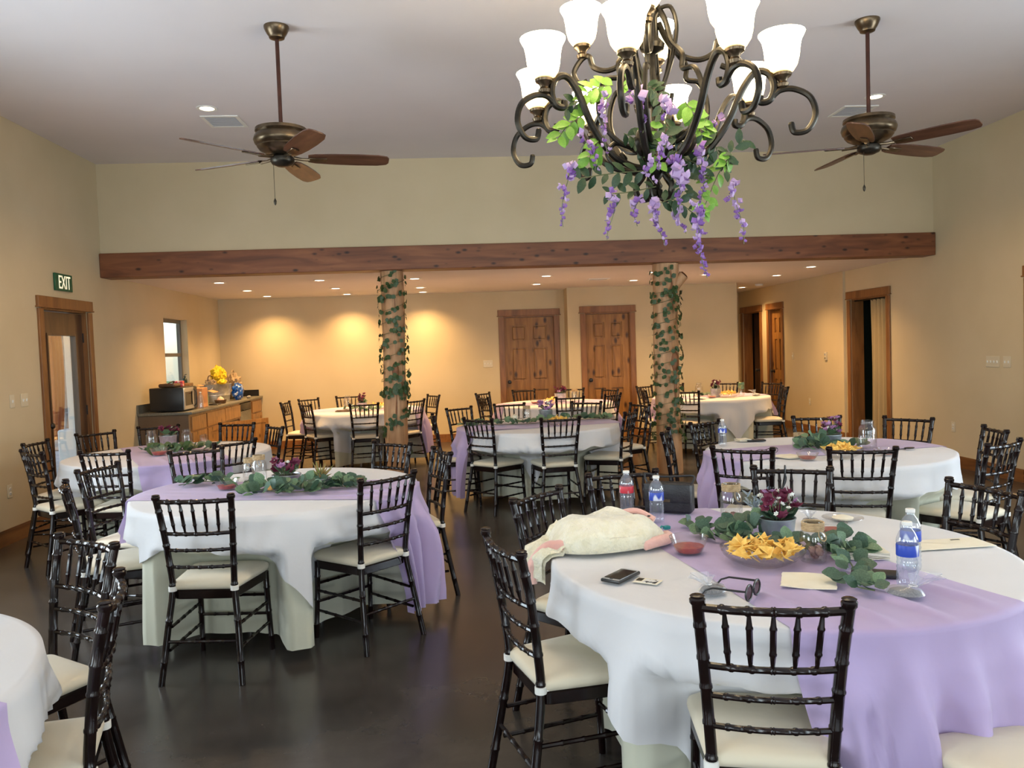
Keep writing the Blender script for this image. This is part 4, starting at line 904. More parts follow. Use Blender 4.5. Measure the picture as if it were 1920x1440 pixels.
def bloom_mesh(m, n=6, lay=2):
    k = (m, n, lay)
    if k not in FLOWER:
        mb = MB()
        for L in range(lay):
            for i in range(n):
                T = Tr(rz=2*pi*(i+.5*L)/n) @ Matrix.Rotation(.35+.5*L, 4, 'X'); s = 1-.3*L
                mb.add([(0, .05, 0), (-.36*s, .55*s, .1), (0, .6*s, 0), (.36*s, .55*s, .1), (0, 1.*s, .12)], [(0, 2, 1), (0, 3, 2), (1, 2, 4), (2, 3, 4)], T)
        mb.lathe([(.16, 0), (.16, .12), (0, .2)], 6); FLOWER[k] = mb.mesh('bloom', m, fix=False)
    return FLOWER[k]
def planter(px, py, label, r_=.062, h_=.085, tin='galv', flowers=(('burg', 9, .030),), leaves=('euc', 8, .05), seed=1, spread=1., tall=1., oval=1., ridged=False, group=None):
    p = at(px, py, z=ZI); t = thing('flower_planter', label, 'planter', (p.x, p.y, ZI), 0, group); rr = random.Random(seed)
    pr = [(0, .001), (r_*.86, .001), (r_*.88, .005)]
    if ridged:
        for k in range(6): z = .01+(h_-.02)*k/6; pr += [(r_*.92, z), (r_*.97, z+(h_-.02)/12)]
    pr += [(r_*.98, h_-.008), (r_*1.03, h_-.004), (r_*1.03, h_), (r_*.96, h_), (r_*.94, h_-.012), (0, h_-.014)]
    T = Matrix.Scale(oval, 4, (1, 0, 0))
    MB().lathe(pr, 26, T).build('tin', tin, t); MB().lathe([(0, h_-.012), (r_*.93, h_-.012), (r_*.93, h_-.008), (0, h_-.004)], 20, T).build('soil', 'soil', t)
    for m, n, s in flowers:
        me = bloom_mesh(m)
        for k in range(n):
            a = rr.random()*6.283; q = sqrt(rr.random())*r_*spread; z = h_+.015+rr.random()*.07*tall
            pos = Vector((q*cos(a)*oval, q*sin(a), z)); MB().tube([(pos.x*.4, pos.y*.4, h_-.01), pos], .0013, 4).build('flower_stem', 'stem', t)
            o = bpy.data.objects.new('bloom', me); COL.objects.link(o); o.parent = t; o.location = pos; o.scale = (s, s, s); o.rotation_euler = (rr.uniform(-.9, .9)+.4, rr.uniform(-.9, .9), rr.random()*6)
    kind, n, s = leaves
    for k in range(n):
        a = rr.random()*6.283; q = r_*.5*rr.random(); d = Vector((cos(a), sin(a), rr.uniform(.5, 1.8)))
        put_leaf(t, kind, Vector((q*cos(a)*oval, q*sin(a), h_-.005+rr.random()*.02)), d, Vector((-cos(a)*.4, -sin(a)*.4-.5, 1)), s*rr.uniform(.8, 1.3))
    return t
def garland(path, n, label, kinds=('euc',), size=.048, width=.045, seed=1, heaps=()):
    P = [at(x, y, z=ZI) for x, y in path]; o = P[len(P)//2].copy(); t = thing('eucalyptus_garland', label, 'garland', (o.x, o.y, ZI)); rr = random.Random(seed)
    S = spline([p-Vector((o.x, o.y, ZI))+Vector((0, 0, .008)) for p in P], 6) if len(P) > 2 else [p-Vector((o.x, o.y, ZI))+Vector((0, 0, .008)) for p in P]
    MB().tube(S, .0025, 5).build('stem', 'stem', t)
    for k in range(n):
        u = (k+rr.random())/n*(len(S)-1); i = min(int(u), len(S)-2); p = S[i].lerp(S[i+1], u-i); tg = (S[i+1]-S[i]).normalized(); sd = Vector((-tg.y, tg.x, 0))*rr.choice((-1, 1))
        d = tg*rr.uniform(-.4, .9)+sd*rr.uniform(.3, 1.)+Vector((0, 0, rr.uniform(.12, 1.0)))
        put_leaf(t, rr.choice(kinds), p+sd*rr.random()*width*.5+Vector((0, 0, .004+rr.random()*.018)), d, Vector((rr.uniform(-.4, .4), -.5, 1)), size*rr.uniform(.75, 1.2))
    for hx, hy, k_, hr, hz in heaps:
        b_ = at(hx, hy, z=ZI)-Vector((o.x, o.y, ZI))
        for k in range(k_):
            a = rr.random()*6.28; q = sqrt(rr.random())*hr; z = .01+rr.random()*hz*(1-q/hr*.6)
            put_leaf(t, rr.choice(kinds), b_+Vector((q*cos(a), q*sin(a), z)), Vector((cos(a)+rr.uniform(-.5, .5), sin(a)+rr.uniform(-.5, .5), rr.uniform(.1, 1.1))), Vector((rr.uniform(-.4, .4), -.9, .8)), size*rr.uniform(.85, 1.3))
    return t
def napkin(px, py, s, rz, label, n=1, wave=.002):
    p = at(px, py, z=ZI); t = thing('paper_napkin' if n == 1 else 'napkin_stack', label, 'napkin' if n == 1 else 'napkins', (p.x, p.y, ZI), radians(rz))
    for k in range(n):
        def fn(i, j):
            x = (i/8-.5)*s; y = (j/8-.5)*s; return (x+.002*sin(9*y/s*3)*(i in (0, 8)), y, .001+.004*k+wave*(1+sin(5*x/s+3*y/s+k))+(.002 if n == 1 else 0))
        mb = MB().grid(fn, 9, 9); m = len(mb.v); mb.v += [(x, y, z+.0022) for x, y, z in mb.v]; f0 = list(mb.f); mb.f += [tuple(m+i for i in reversed(f)) for f in f0]
        bd = [i for i in range(9)]+[9*i+8 for i in range(1, 9)]+[72+i for i in range(7, -1, -1)]+[9*i for i in range(7, 0, -1)]
        mb.f += [(bd[i], bd[(i+1) % len(bd)], m+bd[(i+1) % len(bd)], m+bd[i]) for i in range(len(bd))]
        mb.build('sheet', 'paper', t)
    return t
def phone(px, py, rz, label, glassy=True, w_=.072, l_=.142):
    p = at(px, py, z=ZI); t = thing('smartphone', label, 'phone', (p.x, p.y, ZI), radians(rz))
    MB().rbox((0, 0, .0065), (w_, l_, .011), .004, 2).build('case', 'black', t)
    if glassy:
        MB().rbox((0, 0, .0125), (w_-.008, l_-.008, .002), .0008, 1).build('face', 'silver', t); MB().box((0, 0, .0140), (w_-.012, l_-.034, .0014)).build('screen', 'screen', t)
        MB().lathe([(0, 0), (.006, 0), (.006, .0012), (0, .0012)], 14, Tr(0, -l_/2+.011, .0134)).build('home_button', 'black', t)
    else:
        MB().lathe([(0, 0), (.006, 0), (.006, .002), (0, .002)], 10, Tr(-.02, .05, .012)).build('camera_lens', 'silver', t); MB().box((0, .01, .0122), (.03, .006, .0006)).build('emblem', 'silver', t, smooth=False)
def sachet(px, py, label, rz=0, s=1.):
    p = at(px, py, z=ZI); t = thing('tulle_sachet', label, 'favor bag', (p.x, p.y, ZI), rz)
    MB().lathe([(0, .001), (.024*s, .002), (.034*s, .010), (.030*s, .018), (.014*s, .024), (0, .026)], 14, Matrix.Scale(1.3, 4, (1, 0, 0))).build('seed_filling', 'seeds', t)
    def fn(i, j):
        a = 2*pi*i/20; q = [(0.004, .0), (.032, .001), (.040, .010), (.034, .022), (.012, .030), (.008, .036), (.020, .055), (.032, .068)][j]; k = q[0]*s*(1+.25*sin(5*a)*(j > 4)); return (k*cos(a)*1.25-.014*(j > 3)*(j-3)*s, k*sin(a), q[1]*s)
    MB().grid(fn, 20, 8, True).build('tulle', 'tulle', t)
    MB().tube([(.011*s*cos(a)-.02*s, .010*s*sin(a), .033*s) for a in [2*pi*k/10 for k in range(10)]], .0015, 4, True).build('ribbon', 'plastic', t)
# ------------------------------------------------------------------ table with the fleece
N1 = 'the fleece-jacket table'
jar(1372, 985, 'tall clear mason jar with a twine neck beside the burgundy flowers on '+N1, fill='petal', h_=.18)
jar(1525, 1052, 'short clear jar with a twine bow touching the chip bowl', h_=.135, r_=.046, fill='petal')
bowl(1292, 1037, 'clear salsa bowl nearest the cream fleece jacket', .072, .062)
bowl(1562, 1002, 'clear salsa bowl behind the short twine-bow jar', .055, .05)
chipbowl(1430, 1056, 'oval clear glass bowl heaped with chips on '+N1, N1, 62, .145, .052, 3)
planter(1457, 1008, 'round galvanized tin of burgundy and white flowers on '+N1, .072, .082, 'galvteal', (('burg', 16, .032), ('whitefl', 26, .013), ('pinkfl', 8, .018)), ('euc', 16, .055), 5, 1.1, 1.15)
g = garland([(1298, 985), (1350, 1010), (1400, 1020), (1470, 1030), (1540, 1035), (1580, 1045), (1600, 1070), (1600, 1100), (1640, 1112)], 88, 'green silver-dollar eucalyptus garland winding among jars on '+N1, ('euc', 'euc', 'eucl'), .054, .06, 7, [(1398, 1006, 26, .06, .10), (1475, 1032, 6, .04, .03), (1592, 1040, 20, .06, .08), (1345, 1008, 8, .06, .03)])
rr = random.Random(2)
t = thing('sage_bunch', 'grey-lilac sage sprigs standing behind the burgundy flower tin', 'sprigs', at(1430, 990, z=ZI))
for k in range(26):
    a = rr.random()*6.28; d = Vector((cos(a)*.5, sin(a)*.4, 1)); MB().tube([(0, 0, 0), d*.06, d*.13+Vector((rr.uniform(-.02, .02), 0, 0))], .0014, 4).build('sprig_stem', 'stem', t) if k < 12 else None
    for q in range(3): put_leaf(t, 'sage', d*rr.uniform(.04, .13), Vector((rr.uniform(-1, 1), rr.uniform(-1, 1), .8)), (0, -1, .4), rr.uniform(.03, .05))
bottle(1176, 963, 'clear plastic bottle with a red label beside the fleece jacket', 'redlabel', .20, .033)
bottle(1232, 979, 'blue-labelled water bottle standing against the black handbag', 'bluelabel', .205, .0325)
bottle(1702, 1100, 'blue-labelled water bottle next to the tulle sachet on the lavender runner', 'bluelabel', .205, .0325)
bottle(1708, 1068, 'blue-labelled water bottle half hidden behind another bottle on the runner', 'bluelabel', .205, .0325)
napkin(1612, 1040, .155, -8, 'thick stack of cream paper napkins beside the eucalyptus on '+N1, 6)
napkin(1516, 1092, .165, -24, 'single cream paper napkin lying flat on the lavender runner', 1)
phone(1164, 1084, -42, 'smartphone with silver face lying face up near the table edge')
phone(1640, 1078, 62, 'black phone lying face down under the eucalyptus tip', False)
p = at(1214, 1090, z=ZI); t = thing('printed_card', 'small black and white printed photo card beside the smartphone', 'card', (p.x, p.y, ZI), radians(-35))
MB().box((0, 0, .0008), (.085, .055, .0012)).build('paper', 'paper', t, smooth=False); MB().box((.012, 0, .0017), (.045, .040, .0006)).build('picture', 'card', t, smooth=False); MB().box((-.028, .006, .0017), (.02, .03, .0006)).build('picture', 'screen', t, smooth=False)
p = at(1412, 1122, z=ZI); t = thing('sunglasses', 'dark sunglasses lying open in front of the chair back', 'sunglasses', (p.x, p.y, ZI), radians(50))
for s in (-1, 1):
    ov = [(s*.034+.028*cos(a), 0, .026+.023*sin(a)) for a in [2*pi*k/20 for k in range(20)]]
    MB().tube(ov, .0032, 6, True).build('rim', 'black', t); q = MB(); q.v = ov[:]; q.f = [tuple(range(20))]; q.v += [(x, y+.0015, z) for x, y, z in ov]; q.f.append(tuple(reversed(range(20, 40)))); q.build('lens', 'lens', t, fix=False)
    MB().tube([(s*.062, 0, .036), (s*.066, .02, .036), (s*.066, .10, .034), (s*.064, .125, .024), (s*.062, .138, .008)], [.003, .0035, .003, .003, .0035], 6).build('temple', 'black', t)
MB().tube([(-.008, 0, .032), (0, -.002, .036), (.008, 0, .032)], .0028, 6).build('bridge', 'black', t)
sachet(1336, 1112, 'tulle favor sachet of grey seeds beside the sunglasses', .6, 1.0)
sachet(1697, 1118, 'tulle favor sachet of brown-grey seeds in front of the water bottles', 2.4, 1.1)
sachet(1520, 982, 'tulle favor sachet behind the burgundy flower tin', 1.0, .9)
p = at(1775, 1020, z=ZI); t = thing('envelope', 'large flat white envelope beyond the water bottles', 'envelope', (p.x, p.y, ZI), radians(2))
MB().box((0, 0, .0012), (.30, .13, .002)).build('body', 'paper', t, smooth=False); mb = MB(); mb.v = [(-.148, .064, .0027), (.148, .064, .0027), (0, -.005, .0031)]; mb.f = [(0, 2, 1)]; mb.build('flap', 'paper', t, smooth=False, fix=False); MB().box((.06, .04, .0035), (.035, .008, .001)).build('clasp', 'bronzehi', t, smooth=False)
p = at(1580, 975, z=ZI); t = thing('dessert_plate', 'clear plate in wrap behind the flower tin on '+N1, 'plate', (p.x, p.y, ZI))
MB().lathe([(0, .001), (.05, .001), (.085, .012), (.084, .014), (.05, .004), (0, .004)], 28).build('dish', 'glass', t); MB().lathe([(0, .005), (.04, .005), (.045, .012), (.02, .02), (0, .021)], 14).build('slice', 'paper', t)
p = at(1250, 993, z=ZI); t = thing('toy_clip', 'small teal plastic clip beside the fleece jacket', 'clip', (p.x, p.y, ZI), .4)
MB().rbox((0, 0, .009), (.03, .022, .016), .005, 2).build('body', 'teal', t); MB().tube([(-.014, 0, .014), (-.026, 0, .018), (-.034, 0, .008)], .004, 6).build('lever', 'teal', t)
# black handbag
p = at(1246, 962, z=ZI); t = thing('handbag', 'black leather handbag with flap standing behind the blue-labelled bottle', 'handbag', (p.x+.03, p.y+.02, ZI), radians(-28))
MB().rbox((0, 0, .070), (.22, .085, .138), .016, 3).build('body', 'leather', t); MB().rbox((0, -.045, .095), (.215, .012, .085), .005, 2).build('flap', 'leather', t)
MB().box((0, -.052, .062), (.03, .004, .012)).build('clasp', 'bronzehi', t, smooth=False)
MB().tube(spline([(-.10, 0, .13), (-.12, .03, .17), (-.05, .05, .155), (.04, .05, .16), (.11, .03, .165), (.10, 0, .13)], 5), .005, 6).build('strap', 'leather', t)
# strap looped on the chair's top rail
a = radians(-113); mid = Vector((1.64, 3.87, .89)); nn = Vector((cos(a), sin(a), 0)); sd = Vector((-nn.y, nn.x, 0)); c0 = mid-nn*.02-sd*.03
MBs = MB().tube(spline([c0+nn*.022-Vector((0, 0, .02)), c0+Vector((0, 0, .022)), c0-nn*.03-Vector((0, 0, .02)), c0-nn*.03-sd*.02-Vector((0, 0, .16)), c0-nn*.0+sd*.0-Vector((0, 0, .27)), c0+nn*.03-sd*.06-Vector((0, 0, .20)), c0+nn*.024-sd*.0-Vector((0, 0, .06)), c0+nn*.022-Vector((0, 0, .02))], 5), .0045, 6)
o = MBs.build('bag_strap', 'leather'); tag(o, 'thin black strap looped over the top rail of the far chair', 'strap')
# cream fleece jacket folded on the table edge
from mathutils import noise as mnoise
ed = at(1020, 1050, z=ZI); p0 = Vector((.33, 3.00, 0)); p1_ = Vector((.80, 3.08, 0)); ax = (p1_-p0).normalized(); L_ = (p1_-p0).length; sdv = Vector((-ax.y, ax.x, 0))
t = thing('fleece_jacket', 'folded cream plush fleece jacket with pink lining at the table edge', 'jacket', (.55, 3.06, ZI))
mc = Vector((.55, 3.06, 0)); 
def fl(i, j):
    a = 2*pi*i/64; u = j/25; s = u*2-1
    lenf = sqrt(max(0, 1-abs(s)**3.2)); wd_ = (.155+.02*sin(3*u+1))*lenf+.001; hh = (.112+.016*sin(5*u)+.012*sin(9*u+1))*lenf+.001
    ca, sa = cos(a), sin(a); x = s*.235; yy = wd_*math.copysign(abs(ca)**.75, ca); z = hh*(.5+.5*math.copysign(abs(sa)**.8, sa))
    if sa < -.1: z = max(0, z*.25)
    nv = mnoise.noise(Vector((x*9, yy*9, z*9+3)))*.018+mnoise.noise(Vector((x*24, yy*24, z*24)))*.006
    fold = -.014*max(0, sin((yy*30+x*7)))*(sa > .1)
    k = 1+nv/.10*(sa > -.1)
    P = ax*x+sdv*yy*k; return (P.x, P.y, .002+max(0, z*k+fold*lenf*.6))
MB().grid(fl, 64, 26, True).build('body', 'fleece', t, ang=180)
def flap(i, j):
    u = i/17; v = j/13-.5
    q = -.16-.11*min(1, u*1.7)*1.0; z = .075-.06*sstep(0, .45, u)
    if u > .45: q = -.258-.05*sstep(.45, .62, u); z = .02-.20*(u-.45)
    P = ax*(q+.012*sin(9*v))+sdv*(v*.22*(1-.35*u)-.03*u); return (P.x, P.y, z+.018*cos(7*v+2)*(1-.3*u)+.006*sin(31*u+5*v))
fb = MB().grid(flap, 18, 14); m = len(fb.v); fb.v += [(x+.012, y, z-.012) for x, y, z in fb.v]; fb.f += [tuple(m+k for k in reversed(f)) for f in list(fb.f)]
fb.build('sleeve', 'fleece', t, ang=180, fix=False)
MB().tube(spline([ax*-.12+sdv*-.11+Vector((0, 0, .028)), ax*-.20+sdv*-.08+Vector((0, 0, .034)), ax*-.265+sdv*-.05+Vector((0, 0, .015)), ax*-.315+sdv*-.04+Vector((0, 0, -.05)), ax*-.32+sdv*-.045+Vector((0, 0, -.11))], 5), [.022]*8+[.026]*8+[.02]*5, 9).build('lining', 'pink', t)
MB().tube(spline([ax*.09+sdv*-.145+Vector((0, 0, .022)), ax*.15+sdv*-.13+Vector((0, 0, .028)), ax*.22+sdv*-.09+Vector((0, 0, .026)), ax*.235+sdv*-.02+Vector((0, 0, .024))], 5), [.010]+[.022]*13+[.016, .008], 9).build('lining', 'pink', t)
MB().tube(spline([ax*.09+sdv*.09+Vector((0, 0, .10)), ax*.16+sdv*.08+Vector((0, 0, .105)), ax*.215+sdv*.03+Vector((0, 0, .075))], 5), .012, 8).build('lining', 'pink', t)
for q in (.10, .17): MB().lathe([(0, .004), (.006, .004), (.006, 0)], 8, Matrix.Translation(ax*q+sdv*-.02+Vector((0, 0, .118-.1*q)))).build('snap', 'black', t)
# ------------------------------------------------------------------ succulent table
N2 = 'the succulent table'
bowl(426, 918, 'clear salsa bowl beside the garland on '+N2, .072, .060)
jar(468, 898, 'smaller twine-necked jar at the garland on '+N2, h_=.13, r_=.04)
jar(487, 902, 'taller twine-necked mason jar at the garland on '+N2, h_=.165, r_=.046)
planter(538, 912, 'wide galvanized tin with burgundy bloom and cream buds on '+N2, .085, .075, 'galv', (('burg', 13, .036), ('whitefl', 7, .013), ('pinkfl', 4, .03)), ('eucl', 12, .05), 8, .9, 1.0)
planter(602, 915, 'small ridged tin holding a green-red succulent', .058, .060, 'galv', (), ('fern', 6, .06), 9, ridged=True)
p = at(597, 900, z=ZI+.06); t = thing('succulent', 'spiky green and red succulent in the small ridged tin', 'plant', (at(602, 915, z=ZI).x, at(602, 915, z=ZI).y, ZI+.055))
for k in range(22):
    a = k*2.4; e = .4+1.0*(k/22); d = Vector((cos(a)*cos(e), sin(a)*cos(e), sin(e))); MB().tube([d*.006, d*.035, d*(.07+.02*(k % 3))], [.006, .007, .0008], 5).build('leaf', 'succ', t)
o = MB().lathe([(0, 0), (.016, .004), (.022, .016), (.016, .030), (.004, .034), (0, .033)], 12).build('orange_bud', 'orangefl', None, (at(507, 912, z=ZI+.035).x, at(507, 912, z=ZI+.035).y, ZI+.012)); tag(o, 'small orange rose bud resting in the greenery on '+N2, 'flower')
garland([(335, 912), (365, 908), (395, 905), (440, 915), (500, 922), (545, 925), (590, 922), (620, 915), (650, 915), (672, 916)], 125, 'thick mixed eucalyptus and fern garland along the runner of '+N2, ('euc', 'euc', 'eucl', 'fern'), .066, .10, 11, [(500, 925, 34, .12, .07), (570, 920, 24, .09, .07), (630, 912, 14, .07, .06)])
# ------------------------------------------------------------------ exit-door table
N3 = 'the exit-door table'
jar(285, 843, 'clear mason jar left of the flower tin on '.replace('left of', 'by the salsa side of')+N3, twine=False, h_=.17)
jar(351, 836, 'clear mason jar on the cabinet side of the flower tin on '+N3, twine=False, h_=.15)
planter(316, 838, 'bright galvanized tin with burgundy flowers on '+N3, .075, .105, 'galv', (('burg', 12, .035), ('whitefl', 4, .015)), ('eucl', 12, .06), 12)
bowl(299, 854, 'clear salsa bowl before the flower tin on '+N3, .075, .065)
garland([(272, 846), (300, 848), (330, 846), (360, 846), (400, 842)], 60, 'dark eucalyptus garland at the foot of the flower tin on '+N3, ('euc', 'ivy', 'eucl'), .065, .08, 13, [(320, 848, 26, .16, .07)])
o = thing('wine_glass', 'stemless clear glass tumbler at the far side of '+N3, 'glass', (at(383, 834, z=ZI).x, at(383, 834, z=ZI).y, ZI)); MB().lathe([(0, .001), (.028, .001), (.036, .04), (.034, .09), (.032, .09), (.033, .04), (.026, .006), (0, .005)], 18).build('cup', 'glass', o); MB().tube([(.033*cos(a), .033*sin(a), .09) for a in [2*pi*k/18 for k in range(18)]], .0014, 4, True).build('rim', 'glass', o)
# ------------------------------------------------------------------ curtain-door table
N8 = 'the curtain-door table'
bottle(1355, 836, 'blue-labelled water bottle alone at the edge of '+N8, 'bluelabel')
phone(1417, 827, 85, 'dark phone beside the napkin pack on '+N8, False)
napkin(1393, 827, .10, 10, 'small pack of white napkins beside the dark phone on '+N8, 4)
napkin(1480, 857, .16, 20, 'folded cream napkin beside the salsa bowl on '+N8, 2)
planter(1557, 836, 'galvanized tin of mauve and white flowers on '+N8, .078, .085, 'galvteal', (('pinkfl', 14, .030), ('burg', 5, .03), ('whitefl', 10, .014)), ('eucl', 14, .06), 14, .85, 1.5)
jar(1627, 842, 'large clear mason jar between the chips and the curtain on '+N8, h_=.20, r_=.06, twine=False)
chipbowl(1578, 858, 'glass bowl of chips on '+N8, N8, 34, .135, .06, 5)
bowl(1514, 862, 'shallow clear salsa bowl beside the folded napkin on '+N8, .07, .045)
bowl(1663, 853, 'clear salsa bowl near the dark serving spoon', .065, .045)
jar(1499, 838, 'frosted votive jar wrapped in twine fibre on '+N8, h_=.09, r_=.05, fill='twine')
garland([(1500, 845), (1522, 838), (1548, 842), (1590, 840), (1612, 838)], 42, 'blue-green eucalyptus bunch between the tin and votive on '+N8, ('euc', 'euc', 'eucl'), .062, .08, 15, [(1524, 842, 26, .09, .13)])
p = at(1698, 843, z=ZI); t = thing('serving_spoon', 'dark serving spoon lying on the lavender runner of '+N8, 'spoon', (p.x, p.y, ZI), radians(10))
MB().tube([(-.09, 0, .006), (-.03, 0, .007), (0, 0, .006)], [.004, .003, .005], 6).build('handle', 'black', t); MB().lathe([(0, .003), (.022, .006), (.026, .012), (.021, .010), (0, .006)], 14, Tr(.03, 0, 0) @ Matrix.Scale(1.5, 4, (1, 0, 0))).build('bowl', 'black', t)
p = at(1448, 850, z=ZI); t = thing('eyeglasses', 'thin dark eyeglasses lying near the folded napkin on '+N8, 'eyeglasses', (p.x, p.y, ZI), .5)
for s in (-1, 1): MB().tube([(s*.033+.024*cos(a), 0, .02+.018*sin(a)) for a in [2*pi*k/16 for k in range(16)]], .002, 5, True).build('rim', 'black', t); MB().tube([(s*.057, 0, .028), (s*.06, .06, .026), (s*.06, .12, .006)], .002, 5).build('temple', 'black', t)
# ------------------------------------------------------------------ table before the posts
N4 = 'the table before the posts'
garland([(868, 800), (900, 797), (950, 797), (1000, 795), (1050, 790), (1100, 787), (1142, 786)], 105, 'long pale eucalyptus garland running the width of '+N4, ('euc', 'eucl', 'eucl'), .075, .10, 16)
jar(988, 791, 'clear jar with a twine neck on '+N4, h_=.17)
planter(1024, 789, 'teal-grey tin of mauve flowers on '+N4, .075, .12, 'galvteal', (('pinkfl', 14, .034), ('whitefl', 5, .016)), ('dk', 8, .06), 17)
chipbowl(1045, 797, 'glass bowl of chips behind the chair back on '+N4, N4, 22, .13, .06, 6)
o = MB().lathe([(0, 0), (.032, 0), (.034, .004), (.034, .09), (.02, .094), (.004, .09), (.003, .104), (0, .104)], 18).build('pillar_candle', 'paper', None, (at(965, 795, z=ZI).x, at(965, 795, z=ZI).y, ZI)); tag(o, 'short cream pillar candle in the garland of '+N4, 'candle')
# ------------------------------------------------------------------ blank-wall table
N5 = 'the blank-wall table'
jar(652, 768, 'clear jar on '+N5, h_=.2, r_=.055, twine=False)
planter(679, 767, 'grey tin of burgundy flowers on '+N5, .07, .09, 'galv', (('burg', 12, .036),), ('eucl', 12, .06), 18, .9, 1.6)
chipbowl(712, 766, 'glass bowl of chips beside the post on '+N5, N5, 18, .13, .06, 7)
garland([(650, 770), (680, 771), (710, 771)], 34, 'short eucalyptus garland on '+N5, ('euc', 'eucl'), .07, .1, 19)
p = at(648, 770, z=ZI); t = thing('serving_tray', 'dark flat tray under the jar end of '+N5, 'tray', (p.x-.02, p.y-.12, ZI)); MB().rbox((0, 0, .006), (.20, .12, .010), .004, 1).build('base', 'doordark', t); MB().tube([(-.09, -.05, .013), (.09, -.05, .013), (.09, .05, .013), (-.09, .05, .013)], .004, 5, True).build('rim', 'doordark', t)
# ------------------------------------------------------------------ panel-door table
N6 = 'the panel-door table'
planter(1051, 753, 'white-grey tin of burgundy flowers on '+N6, .085, .12, 'galv', (('burg', 12, .04), ('pinkfl', 4, .03)), ('dk', 10, .06), 20)
jar(1078, 754, 'clear jar beside the flower tin on '+N6, h_=.17, twine=True, scale=1.1)
bowl(1004, 757, 'red salsa bowl on '+N6, .075, .05)
chipbowl(1032, 757, 'glass bowl of chips on '+N6, N6, 16, .12, .06, 8)
# ------------------------------------------------------------------ hall-doorway table
N7 = 'the hall-doorway table'
jar(1311, 742, 'clear jar on '+N7, h_=.19, r_=.055, twine=False)
planter(1342, 744, 'grey tin of burgundy and white flowers on '+N7, .075, .12, 'galvteal', (('burg', 12, .036), ('whitefl', 8, .018)), ('dk', 10, .06), 21, .9, 1.3)
chipbowl(1366, 745, 'glass bowl of chips heaped high on '+N7, N7, 30, .155, .065, 9)
bowl(1335, 746, 'red salsa bowl before the flower tin on '+N7, .075, .045)
garland([(1302, 743), (1325, 743), (1350, 742)], 26, 'dark eucalyptus garland on '+N7, ('euc', 'ivy'), .065, .08, 22)
p = at(1308, 748, z=ZI); t = thing('dinner_plate', 'flat white plate beside the salsa on '+N7, 'plate', (p.x, p.y, ZI)); MB().lathe([(0, .002), (.07, .002), (.12, .014), (.119, .017), (.07, .006), (0, .006)], 28).build('dish', 'plastic', t); MB().lathe([(.045, .0062), (.047, .0075), (.049, .0066)], 24, cap=False).build('foot_line', 'plastic', t)
p = at(1390, 743, z=ZI); t = thing('glass_vase', 'clear glass vase with green sprig on '+N7, 'vase', (p.x, p.y, ZI)); MB().lathe([(0, .001), (.035, .001), (.045, .03), (.032, .10), (.045, .16), (.043, .16), (.03, .10), (.042, .03), (.033, .005), (0, .005)], 20).build('glass_body', 'glass', t)
for k in range(7): put_leaf(t, 'eucl', Vector((0, 0, .10+.01*k)), Vector((cos(k*2.4), sin(k*2.4), 1.2)), (0, -1, .3), .06)
sachet(1418, 742, 'dark ribboned favor sachet on '+N7, .3, 1.3)
# ------------------------------------------------------------------ counter with cabinets (along the left wall of the alcove)
CY0, CX1 = 10.0, -3.33; ZCT = .872
def cab(name, y0, y1, label, fronts, m='cabwood'):
    t = thing(name, label, 'cabinet', (XL+.004, y0, 0)); w_ = y1-y0; dx = CX1-.02-XL
    MB().span(0, dx-.02, .004, w_-.004, .09, ZCT-.002).build('carcass', 'cabside', t, smooth=False); MB().span(0, dx-.08, .004, w_-.004, 0, .088).build('toe_kick', 'black', t, smooth=False)
    fr = MB()
    for a, b in ((.004, .034), (w_-.034, w_-.004)): fr.span(dx-.02, dx, a, b, .09, ZCT-.002)
    for a, b in ((.09, .12), (.64, .67), (ZCT-.03, ZCT-.002)): fr.span(dx-.02, dx, .034, w_-.034, a, b)
    fr.build('face_frame', m, t, smooth=False)
    for k, (a, b, z0, z1, op) in enumerate(fronts):
        nm = 'drawer' if z0 > .6 else 'cabinet_door'
        T = Tr(dx+.001, a, 0, rz=op) if op else Tr(dx+.001, a, 0)
        q = MB().rbox((.009, (b-a)/2, (z0+z1)/2), (.018, b-a, z1-z0), .003, 1, T)
        if nm == 'cabinet_door':
            D = MB(); wd_ = b-a
            for c_ in ((0, .06), (wd_-.06, wd_)): D.span(0, .02, c_[0], c_[1], z0, z1, T)
            for c_ in ((z0, z0+.06), (z1-.06, z1)): D.span(0, .02, .06, wd_-.06, c_[0], c_[1], T)
            o_ = D.build(nm, m, t, smooth=False); MB().span(.004, .012, .06, wd_-.06, z0+.06, z1-.06, T).build('panel', m, o_, smooth=False)
        else: o_ = q.build(nm, m, t, smooth=False)
    return t
cab('base_cabinet', CY0+.02, 10.62, 'honey pine base cabinet at the microwave end of the counter', [(.03, .57, .665, .845, 0), (.03, .57, .115, .645, 0)])
cab('base_cabinet', 10.62, 12.25, 'wide honey pine base cabinet in the middle of the counter', [(.03, .80, .665, .845, 0), (.83, 1.60, .665, .845, 0), (.03, .80, .115, .645, 0), (.83, 1.60, .115, .645, radians(-35))])
cab('base_cabinet', 12.89, 13.52, 'honey pine base cabinet against the alcove wall past the dishwasher', [(.03, .60, .665, .845, 0), (.03, .60, .115, .645, 0)])
t = thing('dishwasher', 'dark grey dishwasher between the pine base cabinets', 'dishwasher', (XL+.004, 12.26, 0)); dx = CX1-.02-XL
MB().span(0, dx-.03, 0, .61, .0, ZCT-.004).build('body', 'black', t, smooth=False); MB().rbox((dx-.012, .305, .42), (.035, .60, .64), .006, 2).build('door', 'counter', t); MB().rbox((dx-.010, .305, .80), (.04, .60, .11), .006, 2).build('control_panel', 'black', t); MB().rbox((dx+.016, .305, .755), (.018, .42, .016), .005, 1).build('handle', 'black', t)
